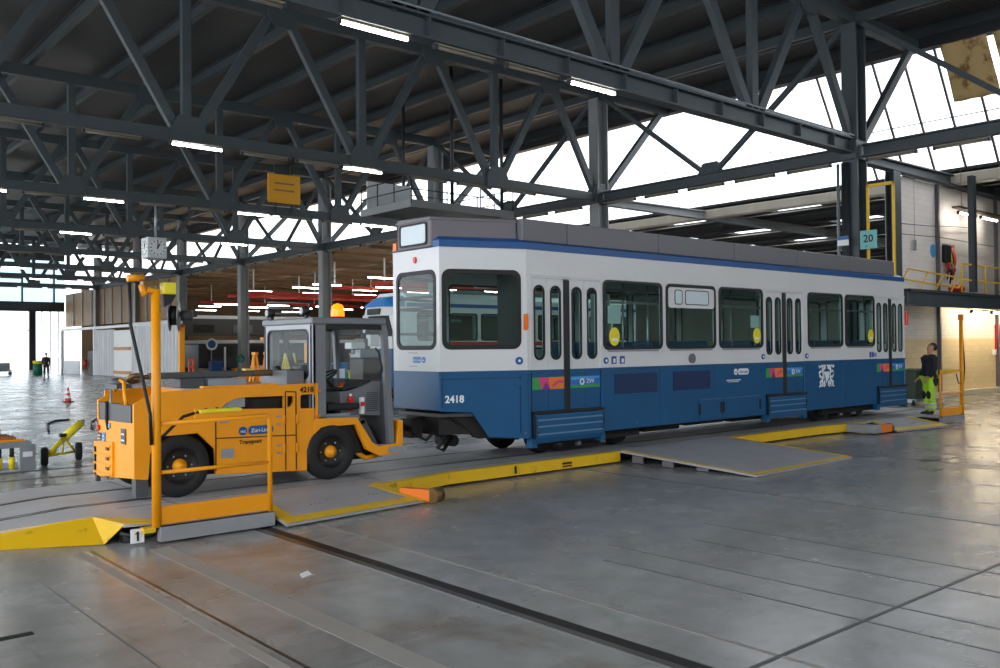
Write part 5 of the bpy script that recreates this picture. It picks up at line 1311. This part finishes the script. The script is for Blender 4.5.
# hanging gallery
gl = thing('hanging_gallery', (21.5, 28.7, 7.2), 'grey steel service gallery with railings hanging between the second and third trusses', 'gallery')
MB().box(18.95, 23.9, 26.8, 30.2, 7.18, 7.24).build('floor_plate', M['steel'], gl)
for a, b in (((18.95, 26.8), (23.9, 26.8)), ((18.95, 26.8), (18.95, 30.2)), ((23.9, 26.8), (23.9, 30.2)), ((18.95, 30.2), (23.9, 30.2))):
    MB().bar((a[0], a[1], 7.22), (b[0], b[1], 7.22), .08, .28).build('edge_beam', M['steel_light'], gl, .01)
    for z in (7.75, 8.2): MB().tube([(a[0], a[1], z), (b[0], b[1], z)], .022, 6).build('rail', M['steel_dark'], gl)
    for f in (0, .33, .66, 1):
        x = a[0]+(b[0]-a[0])*f; y = a[1]+(b[1]-a[1])*f
        MB().tube([(x, y, 7.2), (x, y, 8.2)], .025, 6).build('rail_post', M['steel_dark'], gl)
for x, y in ((20.9, 26.9), (23.4, 26.9), (20.9, 30.1), (23.4, 30.1)): MB().cyl((x, y, 7.1), (x, y, 12.6), .07, 10).build('hanger', M['steel_dark'], gl)
MB().box(19.1, 21.2, 30.0, 30.06, 7.24, 8.5).build('back_sheet', M['clockface'], gl)
# cable reel on yellow post
cr = thing('cable_reel', (16.0, 42.0, 0), 'grey cable reel on a tall yellow post behind the tractor', 'cable reel')
MB().box(16.25, 16.5, 41.9, 42.1, 0, 3.1).build('post', M['orange'], cr, .01); MB().box(16.1, 16.7, 41.7, 42.3, 0, .05).build('base', M['steel'], cr)
ax = Vector((.75, -.4, 0))
for d in (-.28, .12):
    MB().lathe([(.02, -.02), (.72, -.02), (.75, 0), (.72, .02), (.02, .02)], Vector((16.1, 41.95, 3.55))+ax.normalized()*d, ax, 28).build('flange', M['galv'], cr)
MB().lathe([(.02, -.26), (.46, -.26), (.46, .10), (.02, .10)], (16.1, 41.95, 3.55), ax, 24).build('wound_cable', M['cable'], cr)
MB().box(16.35, 17.1, 41.9, 42.2, 3.5, 3.75).cyl((16.3, 41.85, 3.55), (16.75, 41.6, 3.55), .25, 16).build('motor', M['panel_dark'], cr)
MB().box(16.3, 16.46, 41.85, 41.95, 3.0, 3.12).build('red_cap', M['red'], cr)
# stand, trestles, caution sign behind the tractor
ps = MB().box(16.7, 17.0, 41.95, 42.25, 0, .06)
for x in (16.72, 16.93): ps.box(x, x+.06, 42.0, 42.1, .05, 1.45)
for z in (.3, .75, 1.05, 1.4): ps.box(16.72, 16.99, 42.0, 42.1, z, z+.1)
tag(ps.build('barrier_stand', M['orange_plastic'], None, .01), 'bright orange plastic barrier stand beside the reel post', 'stand')
for i, x in enumerate((14.35, 14.80)):
    t = MB()
    for dx in (-.22, .22):
        for dy in (-.25, .25): t.bar((x+dx, 30+dy, .0), (x+dx*.15, 30, 1.8), .07, .07)
    t.box(x-.24, x+.24, 29.7, 30.3, .55, .62); t.bar((x, 29.85, 1.78), (x, 30.15, 1.78), .12, .1)
    if i: t.box(x-.05, x+.05, 29.95, 30.05, 1.7, 2.3); t.box(x-.2, x+.02, 29.9, 30.1, 2.26, 2.36)
    tag(t.build('jack_stand', M['orange'], None, .008), ['plain yellow A-frame jack stand behind the tractor', 'yellow A-frame jack stand with a tall bracket, just left of the cab'][i], 'jack stand', 'yellow jack stands')
tag(MB().box(13.9, 15.6, 30.4, 30.5, .85, .98).box(13.95, 14.05, 30.35, 30.55, 0, .85).box(15.45, 15.55, 30.35, 30.55, 0, .85).build('low_barrier', M['orange'], None, .01), 'low yellow bar frame behind the jack stands', 'barrier')
cs = thing('caution_sign', (15.7, 30, 0), 'yellow folding floor sign seen through the rear window of the cab', 'floor sign')
for s in (-1, 1):
    MB().hexa([(15.35, 30+s*.3, 0), (16.05, 30+s*.3, 0), (16.05, 30+s*.33, 0), (15.35, 30+s*.33, 0), (15.5, 30, 1.78), (15.9, 30, 1.78), (15.9, 30+s*.04, 1.78), (15.5, 30+s*.04, 1.78)]).build('panel', M['stk_yellow'], cs)
    for q in range(3): MB().bar((15.6, 30+s*(.24-.05*q)-.03, .5+.25*q), (15.8, 30+s*(.24-.05*q)-.03, .5+.25*q), .03, .06).build('print', M['letter_black'], cs)
op = MB().box(16.35, 16.65, 29.9, 30.1, 0, 2.15).box(16.2, 16.8, 29.7, 30.3, 0, .05)
tag(op.build('orange_post', M['orange'], None, .01), 'upright orange steel post seen through the rear window of the cab', 'post')
# items by the right-hand wall
bn = thing('waste_bin', (28.5, 12.95, 0), 'dark green wheeled waste container behind the worker', 'bin')
MB().hexa([(27.9, 12.65, .2), (29.05, 12.65, .2), (29.05, 13.3, .2), (27.9, 13.3, .2), (27.8, 12.55, 1.05), (29.15, 12.55, 1.05), (29.15, 13.4, 1.05), (27.8, 13.4, 1.05)]).build('tub', M['bin_green'], bn, .02)
MB().box(27.78, 29.17, 12.53, 13.42, 1.05, 1.12).build('lid', M['bin_green'], bn, .02)
for x in (28.0, 28.9):
    for y in (12.75, 13.2): MB().lathe([(.02, -.03), (.09, -.03), (.09, .03), (.02, .03)], (x, y, .09), (0,1,0), 14).build('castor', M['black'], bn)
    MB().box(x-.03, x+.03, 12.7, 13.25, .08, .22).build('castor_frame', M['galv'], bn)
hv = thing('hanging_harness', (34.1, 14.15, 5), 'colourful safety harnesses hanging on the white wall above the mezzanine', 'harness')
cl_ = [('red', 0, .0, 1.0), ('orange_plastic', .10, .05, .9), ('hivis', .22, .0, .75), ('stk_yellow', .33, .02, 1.0), ('black', .42, -.05, .7), ('red', .50, .0, 1.2), ('logo_blue', .16, -.1, .6), ('black', .28, .0, 1.35), ('orange_plastic', .60, .0, .8), ('black', .05, -.1, 1.2)]
for q, (nm, dx, dz, ln) in enumerate(cl_):
    MB().tube([(33.7+dx, 14.12, 5.5+dz), (33.66+dx+.05*(q % 3), 14.05, 5.3+dz-ln*.3), (33.74+dx, 14.05, 5.4-ln*.7), (33.74+dx-.03*(q % 2), 14.1, 5.45-ln)], [.03, .05, .045, .03], 8).build('strap', M[nm], hv)
    if q % 2 == 0: MB().lathe([(.02, -.02), (.07, 0), (.02, .02)], (33.74+dx, 14.03, 5.42-ln), (0, 1, 0), 12).build('buckle', M['galv'], hv)
MB().box(33.6, 34.5, 14.12, 14.2, 5.45, 5.56).build('hook_rail', M['galv'], hv)
bg2 = MB().box(33.55, 33.95, 14.0, 14.2, 4.85, 5.5).build('black_bag', M['black'], hv, .05)
tag(MB().plate(circ(0, 0, .24, 24), [], (32.85, 14.2, 5.25), (1,0,0), (0,0,1), .02).build('wall_sign', M['stk_sky']), 'round pale blue sign on the wall left of the harnesses', 'sign')
tag(MB().ball((32.6, 13.3, 3.82), (.28, .28, .16)).build('red_helmet', M['red']), 'red rounded helmet lying on the mezzanine floor', 'helmet')
rs = thing('wall_notice', (38.8, 14.18, 2.1), 'red notice board on the cream wall at the right edge', 'notice')
MB().box(38.3, 39.3, 14.14, 14.2, 1.62, 2.65).build('board', M['red'], rs)
MB().box(38.4, 39.2, 14.13, 14.14, 1.75, 1.85).build('print', M['letter_white'], rs)
tag(MB().box(38.0, 38.15, 14.08, 14.2, 1.45, 1.66).build('switch_box', M['letter_white'], None, .01), 'small white switch box on the cream wall below the red notice', 'switch box')
tag(MB().box(30.4, 48, 13.9, 14.185, 0, .18).build('kerb', M['fascia'], None, .01), 'pale concrete kerb along the foot of the block wall', 'kerb')
tag(MB().tube([(31.2, 14.1, 7.6), (31.2, 14.1, 5.5)], .008, 6).box(31.15, 31.25, 14.06, 14.14, 5.15, 5.5).build('hanging_switch', M['galv']), 'grey pendant switch hanging in front of the white wall', 'switch')
tag(MB().tube([(29.4, 14.0, 5.95), (32, 14.0, 6.05), (34.2, 14.0, 6.2), (36.2, 14.0, 6.3)], .012, 6).tube([(29.4, 14.0, 5.6), (33, 14.0, 5.72), (38, 14.0, 5.7)], .012, 6).build('wall_cable', M['cable']), 'thin cables strung across the white wall', 'cable')
for i, x in enumerate((34.4, 36.4)):
    L = copy_tree(P_ON); L.location = (x, 13.62, 6.62); L.rotation_euler = (0, 0, 0)
    L['label'] = ['left lit double lamp hanging before the white wall above the railing', 'right lit double lamp hanging before the white wall above the railing'][i]; L['group'] = 'lamps before the block wall'
tag(MB().box(33.4, 38.2, 13.5, 13.75, 6.78, 6.84).tube([(33.9, 13.62, 6.75), (33.9, 13.62, 8.2)], .01, 6).tube([(37, 13.62, 6.75), (37, 13.62, 8.2)], .01, 6).build('lamp_rail', M['brass']), 'brown rail carrying the two lit lamps before the white wall', 'rail')
P_WARM = fitting(True, M['tube_warm'])
for i, x in enumerate((34.6, 36.4, 38.3, 40.4, 42.5)):
    L = P_WARM if i == 0 else copy_tree(P_WARM)
    L.location = (x, 13.3, 3.03); L.rotation_euler = (0, 0, 0); L['group'] = 'warm lamps under the mezzanine'; L['category'] = 'lamp'
    L['label'] = 'warm lit strip lamp under the mezzanine, %s from the left' % NTH[i]
# ================================================================== DEEPER IN THE HALL
# second tram on the next track
t2 = thing('tram', (22, 27.6, 0), 'second white and blue tram with a blue front cap, on the track behind', 'tram')
YA, YB = 26.5, 28.7
fo = [(17.2, YA+.55), (17.5, YA+.12), (18.0, YA), (30.5, YA), (30.5, YB), (18.0, YB), (17.5, YB-.12), (17.2, YB-.55)]
MB().prism([(x, y, .5) for x, y in fo], (0, 0, 1.4)).build('skirt', M['blue'], t2, .03)
wn2 = [(18.5+i*1.5, 19.8+i*1.5) for i in range(8)]
for y in (YA, YB-.05):
    MB().plate([(18.0, 1.9), (30.5, 1.9), (30.5, 3.75), (18.0, 3.75)], [rrect(a, b, 2.2, 3.2, .1) for a, b in wn2], (0, y+.05, 0), (1,0,0), (0,0,1), .05).build('side_wall', M['white'], t2)
    for a, b in wn2: win('window_frame', (a-.02, b+.02, 2.18, 3.22, .12), (0, y+.02 if y == YA else y+.03, 0), (1,0,0), (0,0,1), t2, fr=.05)
MB().prism([(x, y, 1.9) for x, y in ((18.02, YA+.02), (17.5, YA+.14), (17.24, YA+.57), (17.24, YB-.57), (17.5, YB-.14), (18.02, YB-.02))][::-1], (0, 0, .45)).build('front_lower', M['white'], t2)
MB().prism([(17.28, YA+.6, 2.35), (17.52, YA+.18, 2.35), (17.52, YB-.18, 2.35), (17.28, YB-.6, 2.35)], (.18, 0, .75)).build('windscreen', M['black'], t2)
MB().prism([(17.56, YA+.04, 2.35), (18.02, YA+.02, 2.35), (18.02, YB-.02, 2.35), (17.56, YB-.04, 2.35)], (0, 0, .8)).build('front_pillar', M['white'], t2)
MB().prism([(17.36, YA+.55, 3.1), (17.58, YA+.12, 3.1), (18.02, YA+.02, 3.1), (18.02, YB-.02, 3.1), (17.58, YB-.12, 3.1), (17.36, YB-.55, 3.1)], (.06, 0, .32)).build('front_head', M['white'], t2)
MB().box(17.33, 17.41, 27.2, 28.0, 3.14, 3.36).build('destination_display', M['black'], t2)
MB().add([(17.4, YA+.5, 3.42), (17.5, YA+.1, 3.42), (18.2, YA, 3.42), (18.2, YB, 3.42), (17.5, YB-.1, 3.42), (17.4, YB-.5, 3.42), (17.6, YA+.7, 3.72), (18.2, YA+.3, 3.86), (18.2, YB-.3, 3.86), (17.6, YB-.7, 3.72)],
    [(0, 1, 6), (1, 2, 7, 6), (0, 6, 9, 5), (6, 7, 8, 9), (5, 9, 4), (4, 9, 8, 3), (2, 3, 8, 7)]).build('front_cap', M['logo_light'], t2)
MB().prism([(18.1, YA, 3.72), (18.1, YA+.35, 3.95), (18.1, YB-.35, 3.95), (18.1, YB, 3.72)], (12.4, 0, 0)).build('roof', M['white'], t2)
MB().box(18.05, 30.5, YA-.012, YA, 3.42, 3.56).build('stripe', M['blue_eave'], t2)
MB().box(19.5, 27.5, YA-.014, YA, 1.98, 2.14).build('advert_band', M['red'], t2)
text('lettering', 'VBZ', .13, (22.5, YA-.018, 2.0), (1,0,0), (0,0,1), M['letter_white'], t2)
MB().box(20.5, 22.5, YA+.4, YB-.4, 3.9, 4.1).box(24, 27, YA+.4, YB-.4, 3.9, 4.15).build('roof_box', M['fairing'], t2, .03)
for bx in (19.5, 28.0): 
    b_ = MB().box(bx-1.1, bx+1.1, YA+.2, YB-.2, .2, .6).build('bogie', M['under'], t2)
    for dx in (-.8, .8):
        for y in (YA+.5, YB-.5): MB().lathe([(.02, -.05), (.33, -.05), (.33, .05), (.02, .05)], (bx+dx, y, .33), (0,1,0), 20).build('wheel', M['rail_dark'], b_)
for y in (27.1, 28.1): struct(MB().box(14, 60, y-.03, y+.03, -.02, .004).build('trim_%d' % int(50+y), M['rail']))
t2.location.x += .45
# red workshop banner between the tracks
# dark coach in the far bay, with gantry above
dc = thing('dark_coach', (36, 64, 0), 'long dark navy rail coach with a pale roof edge in the far bay', 'coach')
MB().box(25.6, 50, 62.5, 65, .6, 2.35).build('body', M['dark_tram'], dc, .06)
MB().box(25.5, 50.1, 62.4, 65.1, 2.35, 2.6).build('roof_edge', M['white_stripe'], dc, .05)
for i in range(9): 
    w_ = MB().box(26.3+i*2.6, 28.2+i*2.6, 62.46, 62.5, 1.35, 2.15).build('window', M['black'], dc, .01)
    MB().box(26.36+i*2.6, 28.14+i*2.6, 62.45, 62.462, 1.4, 2.1).build('pane', M['dark_cloth'], w_)
for x in (28, 33, 42, 47): MB().lathe([(.02, -.06), (.42, -.06), (.42, .06), (.02, .06)], (x, 62.7, .42), (0,1,0), 20).build('wheel', M['rail_dark'], dc)
gy = thing('service_gantry', (37, 66.5, 0), 'dark service gantry with a pale edge above the navy coach', 'gantry')
MB().box(25.5, 52, 65.6, 68, 4.25, 4.5).build('platform_edge', M['white_stripe'], gy); MB().box(25.6, 52, 65.7, 68, 3.0, 4.25).build('equipment_band', M['panel_dark'], gy)
for i in range(8): MB().box(26.5+i*3.1, 28.1+i*3.1, 65.62, 65.7, 3.2, 3.8).build('cabinet', M['fairing' if i % 2 else 'black'], gy)
for x in (26, 32, 38, 44, 50): MB().box(x-.15, x+.15, 65.8, 66.1, 0, 3.0).build('leg', M['steel'], gy)
for i, (x, y, z, c) in enumerate(((26.2, 61.0, .7, 'logo_blue'), (27.9, 61, .35, 'orange'), (29.3, 61, .45, 'letter_white'), (31.2, 61, .5, 'fairing'), (33.5, 61, .6, 'logo_blue'))):
    o = MB().box(x-.4, x+.4, y-.3, y+.3, 0, z*1.5).box(x-.42, x+.42, y-.32, y+.32, z*1.5, z*1.5+.06).build('storage_crate', M[c], None, .03)
    tag(o, '%s storage crate in front of the dark coach' % ['tall blue', 'low orange', 'white', 'grey', 'second blue'][i], 'crate', 'crates before the dark coach')
tag(MB().cyl((26.9, 61, 0), (26.9, 61, 2.1), .07, 10).box(26.75, 27.05, 60.9, 61.1, 0, .05).build('white_pole', M['letter_white']), 'thin white pole standing before the dark coach', 'pole')
rd = thing('round_sign', (25.9, 61, 2.3), 'round blue and white sign beside the reel post', 'sign')
MB().cyl((25.9, 61, 0), (25.9, 61, 2.3), .04, 8).build('pole', M['galv'], rd); MB().plate(circ(0, 0, .42, 28), [], (25.9, 60.95, 2.3), (1,0,0), (0,0,1), .03).build('rim', M['letter_white'], rd)
MB().plate(circ(0, 0, .28, 28), [], (25.9, 60.92, 2.3), (1,0,0), (0,0,1), .02).build('disc', M['logo_blue'], rd)
tag(MB().tube([(26.62+.22*math.cos(a*.63), 57.8+.1*math.sin(a*1.3), 1.3+.22*math.sin(a*.63)) for a in range(11)], .08, 8).build('hose_coil', M['green']), 'green hose coiled on the fifth column', 'hose')
# machine seen through the cab
wb = thing('workshop_machine', (15.4, 24.3, 0), 'grey and white workshop machine seen through the windscreen of the tractor cab', 'machine')
MB().box(15.08, 15.78, 24, 24.8, 0, 1.62).build('cabinet', M['machine_brown'], wb, .03)
MB().box(15.2, 15.42, 24.1, 24.7, 1.6, 2.25).build('column', M['fairing'], wb, .03); MB().box(14.72, 15.25, 24.1, 24.5, 1.92, 2.12).build('arm', M['white_panel'], wb, .03)
MB().box(15.32, 15.66, 23.95, 24.2, 2.0, 2.36).build('screen', M['white_panel'], wb, .02); MB().box(15.0, 15.7, 24.05, 24.6, 1.62, 1.92).build('head', M['galv'], wb, .04)
MB().cyl((15.3, 24.3, 2.25), (15.3, 24.3, 2.42), .08, 12).build('spindle', M['panel_dark'], wb); MB().cyl((14.85, 24.2, 1.75), (14.85, 24.2, 1.92), .06, 10).build('handwheel_shaft', M['galv'], wb)
bl = MB().box(14.25, 14.55, 24.1, 24.4, 0, 1.45).box(14.2, 14.6, 24.05, 24.45, 1.45, 1.5)
tag(bl.build('blue_drum_stand', M['logo_light'], None, .02), 'light blue narrow stand seen through the cab beside the workshop machine', 'stand')
# red crane beams and lamps under the aisle ceiling
rb = [(27.6, 40.5, 44, 6.6), (30.6, 47.7, 46, 6.0), (29.0, 51.1, 52, 5.9), (28, 60.8, 44, 6.0), (29.0, 65.2, 48, 6.0), (31, 75.3, 56, 6.0)]
for i, (x0, y, x1, z) in enumerate(rb):
    b = thing('crane_beam', ((x0+x1)/2, y, z), 'red overhead crane beam in the far bays, %s counted from the camera' % NTH[i], 'crane beam', 'red crane beams')
    MB().ibeam((x0, y, z), (x1, y, z), .16, .24, t=.04, web=.05).build('girder', M['red_beam'], b)
    for q in range(3):
        xx = x0+1+q*5
        MB().box(xx-.04, xx+.04, y-.04, y+.04, z+.12, 7.74).build('hanger', M['letter_white'], b)
k = 0
for y, x0, z in ((38.0, 30, 5.6), (44, 29.0, 6.0), (49.5, 28.5, 5.9), (54, 29.5, 6.0), (62, 30, 6.2), (70, 31, 5.6), (78, 33, 5.8), (86, 36, 5.8)):
    for j in range(4):
        x = x0+j*4.6
        L = copy_tree(P_ON); L.location = (x, y, z); L.scale = (1.4, 1.3, 1.0); L.rotation_euler = (0, 0, 0)
        L['label'] = 'lit strip lamp in the far bays, lamp %s of the %s row from the camera' % (NTH[j], NTH[k]); L['group'] = 'strip lamps in the far bays'
    k += 1
# sheets, pallets and frame wall along the side of the hall
cs_ = [('corrugated', 56.7, 65.5, 3.88, 'wide corrugated metal sheet screen behind the control post'), ('corrugated', 69.6, 73.9, 3.5, 'narrow corrugated metal sheet screen left of the pale panel')]
for i, (m, ya, yb_, h, lab) in enumerate(cs_):
    vs = []; fs = []; nn = 60 if i == 0 else 30
    for q in range(nn+1):
        y = ya+(yb_-ya)*q/nn; off = .10*(1 if q % 4 in (0, 1) else -1)
        vs += [(22+off, y, .02), (22+off, y, h)]
    for q in range(nn): fs.append((2*q, 2*q+2, 2*q+3, 2*q+1))
    o = MB().add(vs, fs).build('corrugated_screen', M['galv'] if False else M['corrugated']); sd = o.modifiers.new('t', 'SOLIDIFY'); sd.thickness = .03
    tag(o, lab, 'screen', 'corrugated screens')
pl = thing('pallet_panel', (22, 67.5, 0), 'white panel with two timber battens between the corrugated screens', 'panel')
MB().box(22, 22.08, 65.6, 69.5, 0, 3.4).build('sheet', M['white_panel'], pl)
for z in (.2, 1.95): MB().box(21.88, 22, 65.8, 69.3, z, z+.22).build('batten', M['wood_pale'], pl)
ff = thing('door_frame', (22, 78, 0), 'white steel frame of the doorway left of the corrugated screens', 'frame')
MB().box(21.9, 22.1, 56.5, 83, 3.6, 3.8).build('head_rail', M['white_panel'], ff)
for y in (74.1, 83): MB().box(21.9, 22.1, y-.12, y+.12, 0, 3.6).build('jamb', M['white_panel'], ff)
MB().box(21.98, 22.02, 78.0, 82.8, 0, 1.1).build('low_panel', M['galv'], ff)
nb = thing('dark_cabinet', (22.3, 75.4, 0), 'dark cabinet with a red extinguisher at the left of the corrugated screens', 'cabinet')
MB().box(22.2, 22.9, 75.0, 76.6, 0, 1.9).build('body', M['black'], nb, .02); MB().cyl((22.1, 76.9, .6), (22.1, 76.9, 1.2), .12, 12).build('extinguisher', M['red'], nb)
yb2 = thing('waste_barrel', (16.6, 76, 0), 'green barrel with a yellow lid at the far doorway', 'barrel')
MB().cyl((19.2, 79.4, 0), (19.2, 79.4, .9), .35, 16).build('barrel', M['green'], yb2); MB().cyl((19.2, 79.4, .9), (19.2, 79.4, 1.15), .38, 16).build('lid', M['stk_yellow'], yb2)
for i, (x, y, w_, h, m, lab) in enumerate(((14.2, 80, 3.0, .9, 'panel_dark', 'dark loaded trolley at the far left edge of the hall'), (16.8, 81, 1.6, 1.0, 'galv', 'grey rack trolley by the far doorway'))):
    o = thing('trolley', (x, y, 0), lab, 'trolley', 'trolleys by the far doorway')
    MB().box(x-w_/2, x+w_/2, y-.5, y+.5, .3, .4).build('platform', M[m], o); MB().box(x-w_*.4, x+w_*.4, y-.4, y+.4, .4, h).build('load', M['wood' if i == 0 else 'galv'], o)
    for dx in (-.4, .4): MB().lathe([(.02, -.05), (.15, -.05), (.15, .05), (.02, .05)], (x+dx*w_, y-.4, .15), (0,1,0), 12).build('wheel', M['black'], o)
# street trees beyond the doorway, in daylight
